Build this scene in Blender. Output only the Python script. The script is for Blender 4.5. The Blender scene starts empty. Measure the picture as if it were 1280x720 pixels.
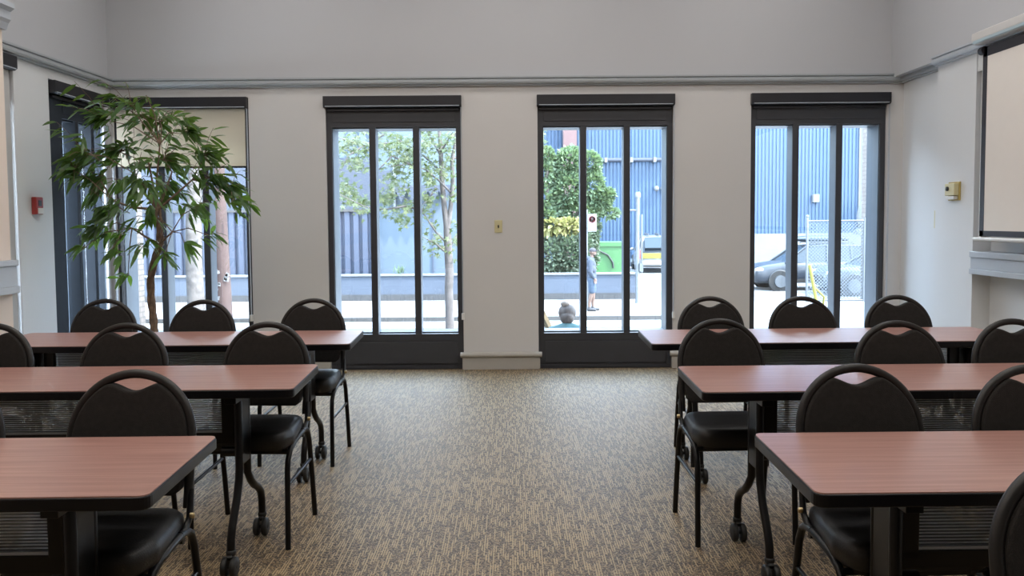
import bpy, math, random
from mathutils import Vector, Matrix
random.seed(7)
R = math.radians
scn = bpy.context.scene
COL = scn.collection

# ------------------------------------------------------------------ camera model
F, PY, TH, RO, H = 1036., 332., R(3.1), R(0.42), 1.39
def ray(px, py):
    u = (px-640)/F; v = (PY-py)/F
    c, s = math.cos(RO), math.sin(RO)
    u2 = u*c+v*s; v2 = v*c-u*s
    return (u2, math.cos(TH)+v2*math.sin(TH), -math.sin(TH)+v2*math.cos(TH))
def at(px, py, Y):
    r = ray(px, py); t = Y/r[1]
    return Vector((r[0]*t, Y, H+r[2]*t))
def atz(px, py, z):
    r = ray(px, py); t = (z-H)/r[2]
    return Vector((r[0]*t, r[1]*t, z))

# ------------------------------------------------------------------ materials
def newmat(name):
    m = bpy.data.materials.new(name); m.use_nodes = True
    return m, m.node_tree, m.node_tree.nodes['Principled BSDF']
def mat(name, col, rough=.5, metal=0., spec=.5, var=0., scale=8., bump=0., bscale=60., coat=0., sheen=0.):
    m, nt, b = newmat(name)
    b.inputs['Base Color'].default_value = (*col, 1)
    b.inputs['Roughness'].default_value = rough
    b.inputs['Metallic'].default_value = metal
    b.inputs['Specular IOR Level'].default_value = spec
    b.inputs['Coat Weight'].default_value = coat
    b.inputs['Sheen Weight'].default_value = sheen
    tc = nt.nodes.new('ShaderNodeTexCoord')
    if var > 0:
        n = nt.nodes.new('ShaderNodeTexNoise'); n.inputs['Scale'].default_value = scale; n.inputs['Detail'].default_value = 5
        nt.links.new(tc.outputs['Object'], n.inputs['Vector'])
        r = nt.nodes.new('ShaderNodeValToRGB')
        r.color_ramp.elements[0].position = .3; r.color_ramp.elements[1].position = .7
        r.color_ramp.elements[0].color = (*[c*(1-var) for c in col], 1)
        r.color_ramp.elements[1].color = (*[min(1, c*(1+var)) for c in col], 1)
        nt.links.new(n.outputs['Fac'], r.inputs['Fac']); nt.links.new(r.outputs['Color'], b.inputs['Base Color'])
    if bump > 0:
        n = nt.nodes.new('ShaderNodeTexNoise'); n.inputs['Scale'].default_value = bscale; n.inputs['Detail'].default_value = 3
        nt.links.new(tc.outputs['Object'], n.inputs['Vector'])
        bp = nt.nodes.new('ShaderNodeBump'); bp.inputs['Strength'].default_value = bump; bp.inputs['Distance'].default_value = .01
        nt.links.new(n.outputs['Fac'], bp.inputs['Height']); nt.links.new(bp.outputs['Normal'], b.inputs['Normal'])
    return m
def emis(name, col, s):
    m, nt, b = newmat(name)
    b.inputs['Base Color'].default_value = (*col, 1)
    b.inputs['Emission Color'].default_value = (*col, 1); b.inputs['Emission Strength'].default_value = s
    return m

def carpet():
    m, nt, b = newmat('carpet'); N = nt.nodes; L = nt.links
    geo = N.new('ShaderNodeNewGeometry'); sep = N.new('ShaderNodeSeparateXYZ'); L.new(geo.outputs['Position'], sep.inputs[0])
    def M(op, a, c=None, d=None):
        n = N.new('ShaderNodeMath'); n.operation = op
        for i, v in enumerate((a, c, d)):
            if v is None: continue
            if isinstance(v, (int, float)): n.inputs[i].default_value = v
            else: L.new(v, n.inputs[i])
        return n.outputs[0]
    X, Y = sep.outputs['X'], sep.outputs['Y']
    def cells(px, py, seed):
        fx = M('DIVIDE', X, px); ix = M('FLOOR', fx)
        wn = N.new('ShaderNodeTexWhiteNoise'); wn.noise_dimensions = '1D'; L.new(M('ADD', ix, seed), wn.inputs['W'])
        fy = M('ADD', M('DIVIDE', Y, py), M('MULTIPLY', wn.outputs['Value'], 7.3)); iy = M('FLOOR', fy)
        cb = N.new('ShaderNodeCombineXYZ'); L.new(ix, cb.inputs[0]); L.new(iy, cb.inputs[1]); cb.inputs[2].default_value = seed
        w2 = N.new('ShaderNodeTexWhiteNoise'); w2.noise_dimensions = '3D'; L.new(cb.outputs[0], w2.inputs['Vector'])
        return w2.outputs['Value'], M('FRACT', fx), M('FRACT', fy)
    v1, fx1, fy1 = cells(.0100, .062, 3.)
    v2, fx2, fy2 = cells(.005, .007, 11.)
    v3, fx3, fy3 = cells(.21, .13, 5.)
    stripe = M('MULTIPLY', M('GREATER_THAN', M('ADD', v1, M('MULTIPLY', v3, .06)), .62), M('MULTIPLY', M('GREATER_THAN', fx1, .25), M('LESS_THAN', fx1, .72)))
    base = N.new('ShaderNodeValToRGB'); e = base.color_ramp.elements
    e[0].position = 0.; e[0].color = (.022, .016, .009, 1); e[1].position = 1.; e[1].color = (.36, .255, .135, 1)
    k = e.new(.45); k.color = (.10, .066, .033, 1)
    L.new(v2, base.inputs['Fac'])
    mx = N.new('ShaderNodeMix'); mx.data_type = 'RGBA'
    L.new(M('MULTIPLY', stripe, .8), mx.inputs[0]); L.new(base.outputs['Color'], mx.inputs[6]); mx.inputs[7].default_value = (.50, .365, .19, 1)
    L.new(mx.outputs[2], b.inputs['Base Color'])
    b.inputs['Roughness'].default_value = .58; b.inputs['Specular IOR Level'].default_value = .42
    b.inputs['Sheen Weight'].default_value = 1.; b.inputs['Sheen Roughness'].default_value = .16
    bp = N.new('ShaderNodeBump'); bp.inputs['Strength'].default_value = .5; bp.inputs['Distance'].default_value = .004
    L.new(M('ADD', M('MULTIPLY', v2, .6), M('MULTIPLY', stripe, .9)), bp.inputs['Height']); L.new(bp.outputs['Normal'], b.inputs['Normal'])
    return m

def laminate():
    m, nt, b = newmat('cherry_laminate'); N = nt.nodes; L = nt.links
    tc = N.new('ShaderNodeTexCoord'); mp = N.new('ShaderNodeMapping'); mp.inputs['Scale'].default_value = (.9, 26, 1)
    L.new(tc.outputs['Object'], mp.inputs[0])
    n = N.new('ShaderNodeTexNoise'); n.inputs['Scale'].default_value = 3; n.inputs['Detail'].default_value = 8; L.new(mp.outputs[0], n.inputs['Vector'])
    r = N.new('ShaderNodeValToRGB'); e = r.color_ramp.elements
    e[0].position = .3; e[0].color = (.34, .175, .145, 1); e[1].position = .7; e[1].color = (.48, .265, .225, 1)
    L.new(n.outputs['Fac'], r.inputs['Fac']); L.new(r.outputs['Color'], b.inputs['Base Color'])
    b.inputs['Roughness'].default_value = .33; b.inputs['Specular IOR Level'].default_value = .7; b.inputs['Coat Weight'].default_value = .35; b.inputs['Coat Roughness'].default_value = .22
    return m

def glassmat(name='clear_glass', tint=(.97, .99, 1.), gl=.06):
    m, nt, b = newmat(name); N = nt.nodes; L = nt.links
    t = N.new('ShaderNodeBsdfTransparent'); t.inputs['Color'].default_value = (*tint, 1)
    g = N.new('ShaderNodeBsdfGlossy'); g.inputs['Roughness'].default_value = .02
    mx = N.new('ShaderNodeMixShader'); mx.inputs[0].default_value = gl
    L.new(t.outputs[0], mx.inputs[1]); L.new(g.outputs[0], mx.inputs[2]); L.new(mx.outputs[0], N['Material Output'].inputs['Surface'])
    return m
def translucent_sheet(name, col, tr, rough=.3, sp=.35):
    m, nt, b = newmat(name); N = nt.nodes; L = nt.links
    b.inputs['Base Color'].default_value = (*col, 1); b.inputs['Roughness'].default_value = rough
    t = N.new('ShaderNodeBsdfTransparent'); t.inputs['Color'].default_value = (.9, .93, .95, 1)
    tl = N.new('ShaderNodeBsdfTranslucent'); tl.inputs['Color'].default_value = (*col, 1)
    m1 = N.new('ShaderNodeMixShader'); m1.inputs[0].default_value = sp
    L.new(b.outputs[0], m1.inputs[1]); L.new(tl.outputs[0], m1.inputs[2])
    m2 = N.new('ShaderNodeMixShader'); m2.inputs[0].default_value = tr
    L.new(m1.outputs[0], m2.inputs[1]); L.new(t.outputs[0], m2.inputs[2]); L.new(m2.outputs[0], N['Material Output'].inputs['Surface'])
    return m
def leafmat(name, c1, c2, trans, tl=.35, rough=.45):
    m, nt, b = newmat(name); N = nt.nodes; L = nt.links
    geo = N.new('ShaderNodeNewGeometry')
    r = N.new('ShaderNodeValToRGB'); r.color_ramp.elements[0].color = (*c1, 1); r.color_ramp.elements[1].color = (*c2, 1)
    L.new(geo.outputs['Random Per Island'], r.inputs['Fac']); L.new(r.outputs['Color'], b.inputs['Base Color'])
    b.inputs['Roughness'].default_value = rough
    t = N.new('ShaderNodeBsdfTranslucent'); t.inputs['Color'].default_value = (*trans, 1)
    mx = N.new('ShaderNodeMixShader'); mx.inputs[0].default_value = tl
    L.new(b.outputs[0], mx.inputs[1]); L.new(t.outputs[0], mx.inputs[2]); L.new(mx.outputs[0], N['Material Output'].inputs['Surface'])
    return m
def brickmat(name, c1, c2, mortar, bw, bh, axis='XZ'):
    m, nt, b = newmat(name); N = nt.nodes; L = nt.links
    geo = N.new('ShaderNodeNewGeometry'); sep = N.new('ShaderNodeSeparateXYZ'); L.new(geo.outputs['Position'], sep.inputs[0])
    ad = N.new('ShaderNodeMath'); ad.operation = 'ADD'; L.new(sep.outputs['X'], ad.inputs[0]); L.new(sep.outputs['Y'], ad.inputs[1])
    cb = N.new('ShaderNodeCombineXYZ'); L.new(ad.outputs[0], cb.inputs[0]); L.new(sep.outputs['Z'], cb.inputs[1])
    t = N.new('ShaderNodeTexBrick'); t.inputs['Scale'].default_value = 1; t.inputs['Brick Width'].default_value = bw; t.inputs['Row Height'].default_value = bh
    t.inputs['Mortar Size'].default_value = bh*.12; t.inputs['Color1'].default_value = (*c1, 1); t.inputs['Color2'].default_value = (*c2, 1); t.inputs['Mortar'].default_value = (*mortar, 1)
    L.new(cb.outputs[0], t.inputs['Vector']); L.new(t.outputs['Color'], b.inputs['Base Color']); b.inputs['Roughness'].default_value = .85
    return m

M = {}
M['carpet'] = carpet(); M['lam'] = laminate()
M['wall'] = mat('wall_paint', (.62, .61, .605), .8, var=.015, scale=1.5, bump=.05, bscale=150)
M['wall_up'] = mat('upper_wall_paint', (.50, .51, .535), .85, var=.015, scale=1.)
M['wall_side'] = mat('side_wall_paint', (.70, .715, .73), .75, var=.015, scale=1.2)
M['backwall'] = mat('rear_wall_paint', (.42, .40, .37), .8, var=.02)
M['beige'] = mat('beige_panel', (.80, .69, .61), .8, var=.02, scale=1)
M['trim'] = mat('grey_trim_paint', (.36, .385, .41), .35, var=.03)
M['rail'] = mat('rail_paint', (.46, .50, .55), .4, var=.02)
M['base'] = mat('baseboard_paint', (.44, .42, .385), .45, var=.03)
M['frame'] = mat('dark_frame_metal', (.040, .042, .050), .45, spec=.5, var=.08, scale=5)
M['framedk'] = mat('cassette_black', (.012, .012, .017), .4, var=.05)
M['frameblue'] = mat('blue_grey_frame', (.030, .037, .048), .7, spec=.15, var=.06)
M['fin'] = mat('skylit_fin', (.30, .34, .39), .35, metal=.25, var=.03)  # mullion sides painted pale: the sky light on them is put into the colour
M['glass'] = glassmat()
M['blind'] = translucent_sheet('beige_blind_fabric', (.78, .72, .60), .0, .8, .35)
M['blindg'] = mat('grey_closed_blind', (.50, .50, .50), .8, var=.03)
M['alu'] = mat('aluminium', (.75, .76, .78), .3, metal=.9, var=.02)
M['pipe'] = mat('polished_steel', (.50, .50, .52), .35, metal=.8, var=.04, scale=3)
M['black'] = mat('black_powder_coat', (.006, .006, .007), .30, spec=.3, var=.1, scale=12)
M['edge'] = mat('black_edge_band', (.005, .005, .007), .33, spec=.3, var=.05)
M['rubber'] = mat('rubber', (.012, .012, .012), .5, var=.1)
M['fabric'] = mat('black_brown_fabric', (.023, .021, .020), .85, var=.15, scale=70, bump=.3, bscale=400, spec=.2, sheen=.05)
M['vinyl'] = mat('black_vinyl', (.012, .012, .013), .42, spec=.45, var=.1, scale=20, bump=.1, bscale=200)
M['rim'] = mat('black_rim_vinyl', (.012, .011, .011), .42, spec=.45, var=.1)
M['brass'] = mat('brass_bolt', (.45, .35, .2), .3, metal=1)
M['ribbed'] = rp_ = translucent_sheet('ribbed_translucent_panel', (.85, .88, .90), .16, .22, .5)
def paint_rib_shade(m):  # stripes put the ribs' highlights and groove shade into the colour
    nt = m.node_tree; N = nt.nodes; L = nt.links
    tc = N.new('ShaderNodeTexCoord'); sp = N.new('ShaderNodeSeparateXYZ'); L.new(tc.outputs['Object'], sp.inputs[0])
    def O(op, a, c):
        n = N.new('ShaderNodeMath'); n.operation = op; L.new(a, n.inputs[0]); n.inputs[1].default_value = c; return n.outputs[0]
    f = O('GREATER_THAN', O('FRACT', O('DIVIDE', sp.outputs['Z'], .00875), 0), .52)
    mx = N.new('ShaderNodeMix'); mx.data_type = 'RGBA'; L.new(f, mx.inputs[0]); mx.inputs[6].default_value = (.92, .94, .96, 1); mx.inputs[7].default_value = (.16, .17, .18, 1)
    L.new(mx.outputs[2], N['Principled BSDF'].inputs['Base Color'])
    for n in list(N):
        if n.type == 'BSDF_TRANSLUCENT': L.new(mx.outputs[2], n.inputs['Color'])
paint_rib_shade(rp_)
M['white'] = mat('white_plastic', (.75, .75, .73), .4, var=.02)
M['ivory'] = mat('ivory_plastic', (.62, .56, .33), .45, var=.04)
M['dark'] = mat('dark_plastic', (.03, .028, .025), .4, var=.05)
M['gold'] = mat('amber_plastic', (.42, .32, .10), .5, var=.04)
M['red'] = mat('red_plastic', (.35, .04, .035), .35, var=.05)
M['screen'] = mat('screen_fabric', (.82, .77, .72), .9, var=.01)
M['scrblk'] = mat('screen_border', (.035, .035, .045), .6, var=.05)
M['housing'] = mat('housing_enamel', (.62, .61, .60), .3, var=.02)
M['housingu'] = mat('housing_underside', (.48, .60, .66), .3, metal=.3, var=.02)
M['bark'] = mat('ficus_bark', (.20, .13, .09), .8, var=.35, scale=30, bump=.5, bscale=60)
M['ficus'] = leafmat('ficus_leaf', (.018, .045, .024), (.05, .10, .04), (.36, .62, .08), .28, .35)
M['pot'] = mat('pot_ceramic', (.25, .2, .16), .4, var=.1); M['soil'] = mat('soil', (.05, .035, .025), .95, var=.3, scale=40)
M['asph'] = mat('road_surface', (.34, .34, .34), .9, var=.08, scale=1.5)
M['walk'] = mat('sidewalk_concrete', (.40, .39, .38), .9, var=.06, scale=2)
M['curb'] = mat('curb_stone', (.15, .145, .14), .9, var=.1)
M['lowwall'] = mat('painted_low_wall', (.15, .185, .25), .8, var=.06, scale=1.2)
M['lowbase'] = mat('low_wall_base', (.12, .12, .125), .9, var=.15, scale=4)
M['lav'] = mat('lavender_cladding', (.11, .14, .22), .6, var=.04, scale=.6)
M['pale'] = mat('pale_blue_render', (.20, .27, .35), .8, var=.04, scale=.7)
M['slate'] = mat('slate_blue_panel', (.10, .12, .17), .7, var=.06)
M['blue'] = mat('vivid_blue_cladding', (.07, .16, .31), .55, var=.04, scale=.4)
M['whitewall'] = mat('white_concrete', (.38, .40, .42), .85, var=.08, scale=1.5)
M['brick'] = brickmat('pink_brick', (.33, .17, .165), (.29, .145, .15), (.35, .27, .25), .22, .075)
M['brickp'] = brickmat('pale_brick', (.34, .28, .25), (.42, .37, .33), (.22, .19, .17), .26, .13)
M['trunk'] = mat('pale_tree_bark', (.25, .215, .20), .9, var=.3, scale=9, bump=.4, bscale=30)
M['trunkw'] = mat('mottled_trunk', (.31, .27, .245), .9, var=.35, scale=9, bump=.4, bscale=25)
M['pole'] = mat('creosoted_pole', (.17, .10, .085), .85, var=.15, scale=5)
M['galv'] = mat('galvanised_steel', (.34, .37, .40), .4, metal=.6, var=.08, scale=6)
M['maple'] = leafmat('maple_leaf', (.13, .20, .06), (.27, .31, .11), (.30, .40, .08), .45)
M['conif'] = leafmat('conifer_leaf', (.10, .16, .10), (.20, .27, .15), (.20, .30, .10), .3)
M['shrub'] = leafmat('shrub_leaf', (.10, .14, .10), (.19, .23, .16), (.16, .24, .11), .3)
M['gold_leaf'] = leafmat('golden_leaf', (.28, .28, .10), (.42, .38, .17), (.38, .38, .12), .4)
M['green'] = mat('green_container_paint', (.11, .36, .11), .5, var=.08, scale=2)
M['signw'] = mat('sign_white', (.55, .55, .55), .4, var=.01); M['signr'] = mat('sign_red', (.34, .03, .04), .4); M['signk'] = mat('sign_black', (.02, .02, .02), .4)
M['wire'] = mat('fence_wire', (.10, .12, .14), .5, metal=.3, var=.05)
M['skin'] = mat('skin', (.33, .20, .15), .55, var=.05, scale=10)
M['hair'] = mat('brown_hair', (.12, .075, .055), .6, var=.3, scale=60, bump=.4, bscale=90)
M['hairb'] = mat('blond_bun_hair', (.38, .28, .21), .6, var=.3, scale=60, bump=.4, bscale=90)
M['hood'] = mat('slate_hoodie', (.12, .145, .20), .9, var=.1, scale=10, bump=.3, bscale=30)
M['shorts'] = mat('blue_shorts', (.115, .17, .26), .85, var=.1, scale=10)
M['shoe'] = mat('dark_shoe', (.06, .06, .07), .6, var=.1)
M['cap'] = mat('grey_cap', (.10, .095, .12), .8, var=.1)
M['teal'] = mat('teal_top', (.10, .24, .25), .85, var=.15, scale=12, bump=.4, bscale=25)
M['jean'] = mat('denim', (.1, .14, .24), .85, var=.1)
M['wood'] = mat('tan_plank', (.38, .28, .15), .7, var=.15, scale=20)
M['carA'] = mat('charcoal_car_paint', (.045, .06, .085), .35, metal=.0, coat=.15, var=.02)
M['carC'] = mat('silver_blue_car_paint', (.14, .17, .20), .35, metal=.0, coat=.15, var=.02)
M['carW'] = mat('white_car_paint', (.5, .5, .48), .3, coat=.6, var=.02); M['yellow'] = mat('yellow_paint', (.44, .39, .05), .45, var=.05)
M['carglass'] = mat('tinted_glass', (.025, .035, .045), .12, spec=.35, var=.02)
M['lampw'] = mat('headlamp_glass', (.7, .75, .8), .1, spec=.9); M['tail'] = mat('tail_lamp_red', (.55, .05, .04), .2)

def scale_albedo(names, k):
    for nm in names:
        for n in M[nm].node_tree.nodes:
            if n.type == 'VALTORGB':
                for e in n.color_ramp.elements: c = e.color; e.color = (c[0]*k, c[1]*k, c[2]*k, 1)
            for i in getattr(n, 'inputs', []):
                if i.name in ('Base Color', 'Color', 'Color1', 'Color2', 'Mortar') and i.type == 'RGBA' and n.type != 'BSDF_TRANSPARENT':
                    c = i.default_value; i.default_value = (c[0]*k, c[1]*k, c[2]*k, 1)
scale_albedo('asph walk curb lowwall lowbase lav pale slate blue whitewall brick brickp trunk trunkw pole galv maple green signw signr skin hood shorts teal hairb hair shoe cap jean wood carA carC carW yellow fin'.split(), .33)
scale_albedo(['conif', 'shrub', 'gold_leaf', 'maple'], .72)
scale_albedo(['maple', 'asph', 'walk'], 1.3)

# ------------------------------------------------------------------ mesh builder
class MB:
    def __init__(s): s.v = []; s.f = []; s.sm = []
    def add(s, vs, fs, smooth=False):
        o = len(s.v); s.v += [tuple(v) for v in vs]
        for f in fs: s.f.append(tuple(i+o for i in f)); s.sm.append(smooth)
        return s
    def box(s, x0, x1, y0, y1, z0, z1, rot=None, piv=None):
        vs = [Vector((x, y, z)) for x in (x0, x1) for y in (y0, y1) for z in (z0, z1)]
        if rot is not None:
            p = Vector(piv) if piv is not None else Vector(((x0+x1)/2, (y0+y1)/2, (z0+z1)/2))
            vs = [rot @ (v-p)+p for v in vs]
        return s.add(vs, [(0, 1, 3, 2), (4, 6, 7, 5), (0, 4, 5, 1), (2, 3, 7, 6), (0, 2, 6, 4), (1, 5, 7, 3)])
    def tube(s, pts, r, n=10, sy=1., caps=True, smooth=True, up=None):
        pts = [Vector(p) for p in pts]
        rs = r if isinstance(r, (list, tuple)) else [r]*len(pts)
        T = []
        for i in range(len(pts)):
            a = pts[max(0, i-1)]; b = pts[min(len(pts)-1, i+1)]; T.append((b-a).normalized())
        u = Vector(up) if up else (Vector((0, 0, 1)) if abs(T[0].z) < .9 else Vector((1, 0, 0)))
        u = (u-T[0]*u.dot(T[0])).normalized(); vs = []
        for i, p in enumerate(pts):
            u = (u-T[i]*u.dot(T[i])).normalized(); w = T[i].cross(u)
            for k in range(n):
                a = 2*math.pi*k/n; vs.append(p+u*math.cos(a)*rs[i]+w*math.sin(a)*rs[i]*sy)
        fs = []
        for i in range(len(pts)-1):
            for k in range(n): fs.append((i*n+k, i*n+(k+1) % n, (i+1)*n+(k+1) % n, (i+1)*n+k))
        s.add(vs, fs, smooth)
        if caps:
            s.add(vs[:n], [tuple(range(n-1, -1, -1))]); s.add(vs[-n:], [tuple(range(n))])
        return s
    def lathe(s, prof, c=(0, 0, 0), n=24, rot=None, smooth=True):
        vs = []; c = Vector(c)
        for (r, z) in prof:
            for k in range(n):
                a = 2*math.pi*k/n; v = Vector((r*math.cos(a), r*math.sin(a), z))
                if rot is not None: v = rot @ v
                vs.append(v+c)
        fs = [(i*n+k, i*n+(k+1) % n, (i+1)*n+(k+1) % n, (i+1)*n+k) for i in range(len(prof)-1) for k in range(n)]
        s.add(vs, fs, smooth)
        if prof[0][0] > 1e-5: s.add(vs[:n], [tuple(range(n-1, -1, -1))])
        if prof[-1][0] > 1e-5: s.add(vs[-n:], [tuple(range(n))])
        return s
    def ball(s, c, r, n=14, m=8, sc=(1, 1, 1)):
        prof = [(max(1e-6, r*math.sin(math.pi*i/m)), -r*math.cos(math.pi*i/m)) for i in range(m+1)]
        k = Matrix.Diagonal(sc); return s.lathe(prof, c, n, k)
    def prism(s, outline, fmap, t0, t1, smooth=False):
        n = len(outline)
        vs = [fmap(a, b, t0) for a, b in outline]+[fmap(a, b, t1) for a, b in outline]
        fs = [tuple(range(n-1, -1, -1)), tuple(range(n, 2*n))]
        for k in range(n): fs.append((k, (k+1) % n, n+(k+1) % n, n+k))
        return s.add(vs, fs, smooth)
    def sweep(s, prof, path):      # prof (out, z) closed, path (x, y); out is to the right of travel
        path = [Vector(p) for p in path]; n = len(prof); vs = []
        for i, p in enumerate(path):
            d1 = (path[i]-path[i-1]).normalized() if i > 0 else (path[1]-path[0]).normalized()
            d2 = (path[i+1]-path[i]).normalized() if i < len(path)-1 else d1
            n1 = Vector((d1.y, -d1.x)); n2 = Vector((d2.y, -d2.x)); m = n1+n2; m = m/(m.dot(n1))
            for (o, z) in prof: vs.append((p.x+m.x*o, p.y+m.y*o, z))
        fs = [tuple(range(n)), tuple(range(len(vs)-1, len(vs)-n-1, -1))]
        for i in range(len(path)-1):
            for k in range(n): fs.append((i*n+k, (i+1)*n+k, (i+1)*n+(k+1) % n, i*n+(k+1) % n))
        return s.add(vs, fs)
    def build(s, name, m, parent=None, bevel=0., seg=2, remesh=0., subsurf=0, smooth_iter=0):
        me = bpy.data.meshes.new(name); me.from_pydata(s.v, [], s.f); me.update()
        for p, sm in zip(me.polygons, s.sm): p.use_smooth = sm or remesh > 0 or subsurf > 0
        import bmesh
        bm = bmesh.new(); bm.from_mesh(me); bmesh.ops.remove_doubles(bm, verts=bm.verts, dist=1e-6) if bevel > 0 or subsurf else None
        if remesh == 0 and bevel > 0: bmesh.ops.recalc_face_normals(bm, faces=bm.faces)
        bm.to_mesh(me); bm.free()
        ms = m if isinstance(m, list) else [m]
        for x in ms: me.materials.append(M[x] if isinstance(x, str) else x)
        o = bpy.data.objects.new(name, me); COL.objects.link(o)
        if parent: o.parent = parent
        if remesh > 0:
            r = o.modifiers.new('r', 'REMESH'); r.mode = 'VOXEL'; r.voxel_size = remesh; r.use_smooth_shade = True
            k = o.modifiers.new('s', 'SMOOTH'); k.iterations = smooth_iter or 6; k.factor = .5
        if bevel > 0:
            b = o.modifiers.new('b', 'BEVEL'); b.width = bevel; b.segments = seg; b.limit_method = 'ANGLE'; b.angle_limit = R(40)
            b.harden_normals = False
        if subsurf: o.modifiers.new('s', 'SUBSURF').render_levels = subsurf
        return o
def tag(o, label=None, cat=None, group=None, kind=None):
    if label: o['label'] = label
    if cat: o['category'] = cat
    if group: o['group'] = group
    if kind: o['kind'] = kind
    return o
def empty(name, loc=(0, 0, 0), rz=0.):
    o = bpy.data.objects.new(name, None); COL.objects.link(o); o.location = loc; o.rotation_euler = (0, 0, rz); o.empty_display_size = .1
    return o
def copy_tree(o, parent=None, kids=None):
    c = o.copy(); COL.objects.link(c)
    if parent: c.parent = parent
    for ch in KIDS(o): copy_tree(ch, c)
    return c
def KIDS(o): return [x for x in bpy.data.objects if x.parent == o]
def st(o): o['kind'] = 'structure'; return o

# ------------------------------------------------------------------ ROOM
YW = 7.73; XL = -3.70; XR = 3.63; XB = 3.56; ZC = 4.3; TZ0, TZ1 = 2.632, 2.712; ZH = 2.545
st(MB().box(-4.6, 4.6, -3.6, YW+.03, -.2, 0).build('floor', 'carpet'))
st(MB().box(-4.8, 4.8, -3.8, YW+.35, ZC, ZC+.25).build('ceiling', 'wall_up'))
st(MB().box(-4.6, 4.6, -3.8, -3.6, -1.2, ZC).build('wall_back', 'backwall'))
WIN = [(-3.685, -2.427), (-1.716, -.458), (.245, 1.503), (2.222, 3.480)]
# far wall: piers and header
w = MB(); xs = [XL-.3]+[v for a in WIN for v in a]+[XR+.6]
for i in range(0, len(xs), 2): w.box(xs[i], xs[i+1], YW, YW+.3, 0, ZH)
w.box(XL-.3, XR+.6, YW, YW+.3, ZH, TZ1-.03)
w.box(XL-.3, XR+.6, YW, YW+.3, -1.3, 0)
st(w.build('wall_far', 'wall'))
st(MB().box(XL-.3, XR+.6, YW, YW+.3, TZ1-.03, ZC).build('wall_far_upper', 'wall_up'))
# left wall with two openings
LW = [(5.30, 6.20), (6.70, 7.728)]
w = MB(); ys = [-3.6, LW[0][0], LW[0][1], LW[1][0], LW[1][1], YW]
for i in range(0, 6, 2): w.box(XL-.3, XL, ys[i], ys[i+1], -1.2, ZH+.01)
w.box(XL-.3, XL, -3.6, YW, ZH+.01, TZ1-.03); w.box(XL-.3, XL, 5.2, YW, -1.2, 0)
st(w.build('wall_left', 'wall_side'))
st(MB().box(XL-.35, XL-.015, -3.6, YW, TZ1-.03, ZC).build('wall_left_upper', 'wall_up'))
# left projecting block with beige face
st(MB().box(XL+.002, -3.17, -3.5, 5.24, 0, ZC-.01).build('wall_left_block', 'beige'))
cas = MB().box(-3.19, -3.165, 5.14, 5.27, .0, TZ0)
rail = MB()
for (a, b, o) in ((1.13, 1.165, .045), (1.0, 1.13, .03), (.955, 1.0, .045)): rail.sweep([(0, a), (o, a), (o, b), (0, b)], [(-3.17, -3.4), (-3.17, 5.24), (-3.5, 5.24)][::1] if False else [(-3.17, -3.4), (-3.17, 5.25)])
st(rail.build('trim_2', 'rail', bevel=.003))
def cornice_prof(k=1.):
    return [(0, TZ0), (.028*k, TZ0), (.030*k, TZ0+.012), (.05*k, TZ0+.016), (.058*k, TZ0+.03), (.058*k, TZ0+.05), (.045*k, TZ0+.06), (.06*k, TZ0+.066), (.06*k, TZ1), (0, TZ1)]
st(MB().sweep(cornice_prof(), [(XL, 5.25), (XL, YW), (XR, YW), (XR, 6.98)]).build('trim_1', 'trim'))
st(MB().sweep([(o*1.0, z+.012) for o, z in cornice_prof()], [(XB, 6.98), (XB, 2.0)]).build('trim_3', 'rail'))
st(MB().sweep([(0, 2.60), (.03, 2.60), (.045, 2.64), (.06, 2.66), (.06, 2.71), (.085, 2.73), (.085, 2.76), (0, 2.76)], [(-3.17, -3.4), (-3.17, 5.24), (XL, 5.24)][:2]).build('trim_4', 'rail'))
# right wall
w = MB(); w.box(XR, 4.4, 6.98, YW, -1.2, TZ1-.03); w.box(XB, 4.4, 6.40, 6.98, -1.2, TZ1-.03)
w.box(3.70, 4.4, -3.6, 6.40, -1.2, TZ1-.03); w.box(XB, 4.4, -3.6, 1.5, 0, TZ1-.03)
st(w.build('wall_right', 'wall_side'))
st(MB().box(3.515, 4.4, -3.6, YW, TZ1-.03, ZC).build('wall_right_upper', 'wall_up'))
rail = MB()
for (a, b, o) in ((1.085, 1.13, .03), (.995, 1.085, .018), (.955, .995, .03)): rail.box(XB-o, 3.70, 1.5, 6.395, a, b)
st(rail.build('trim_5', 'rail', bevel=.003))
st(MB().box(XB+.005, 3.70, 1.5, 6.395, 2.5, TZ0+.02).build('trim_6', 'wall_side'))
# baseboards on the piers of the far wall
bb = MB()
for a, b in ((WIN[0][1], WIN[1][0]), (WIN[1][1], WIN[2][0]), (WIN[2][1], WIN[3][0]), (WIN[3][1]+.0, XR)):
    e = .012 if b < XR else 0
    bb.box(a-.012, b+e, YW-.035, YW+.02, 0, .112)
    bb.tube([(a-.03, YW-.03, .138), (b+(.03 if e else 0), YW-.03, .138)], .026, 12)
    bb.box(a-.0, b, YW-.03, YW+.02, .112, .162)
st(bb.build('baseboard_far', 'base', bevel=.002))
st(MB().box(XR-.02, XR, 6.98, YW-.03, 0, .12).box(XB-.02, XB, 6.4, 6.98, 0, .12).build('baseboard_right', 'base'))
st(MB().box(XL, XL+.02, 6.2, 6.70, 0, .12).build('baseboard_left', 'base'))

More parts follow.
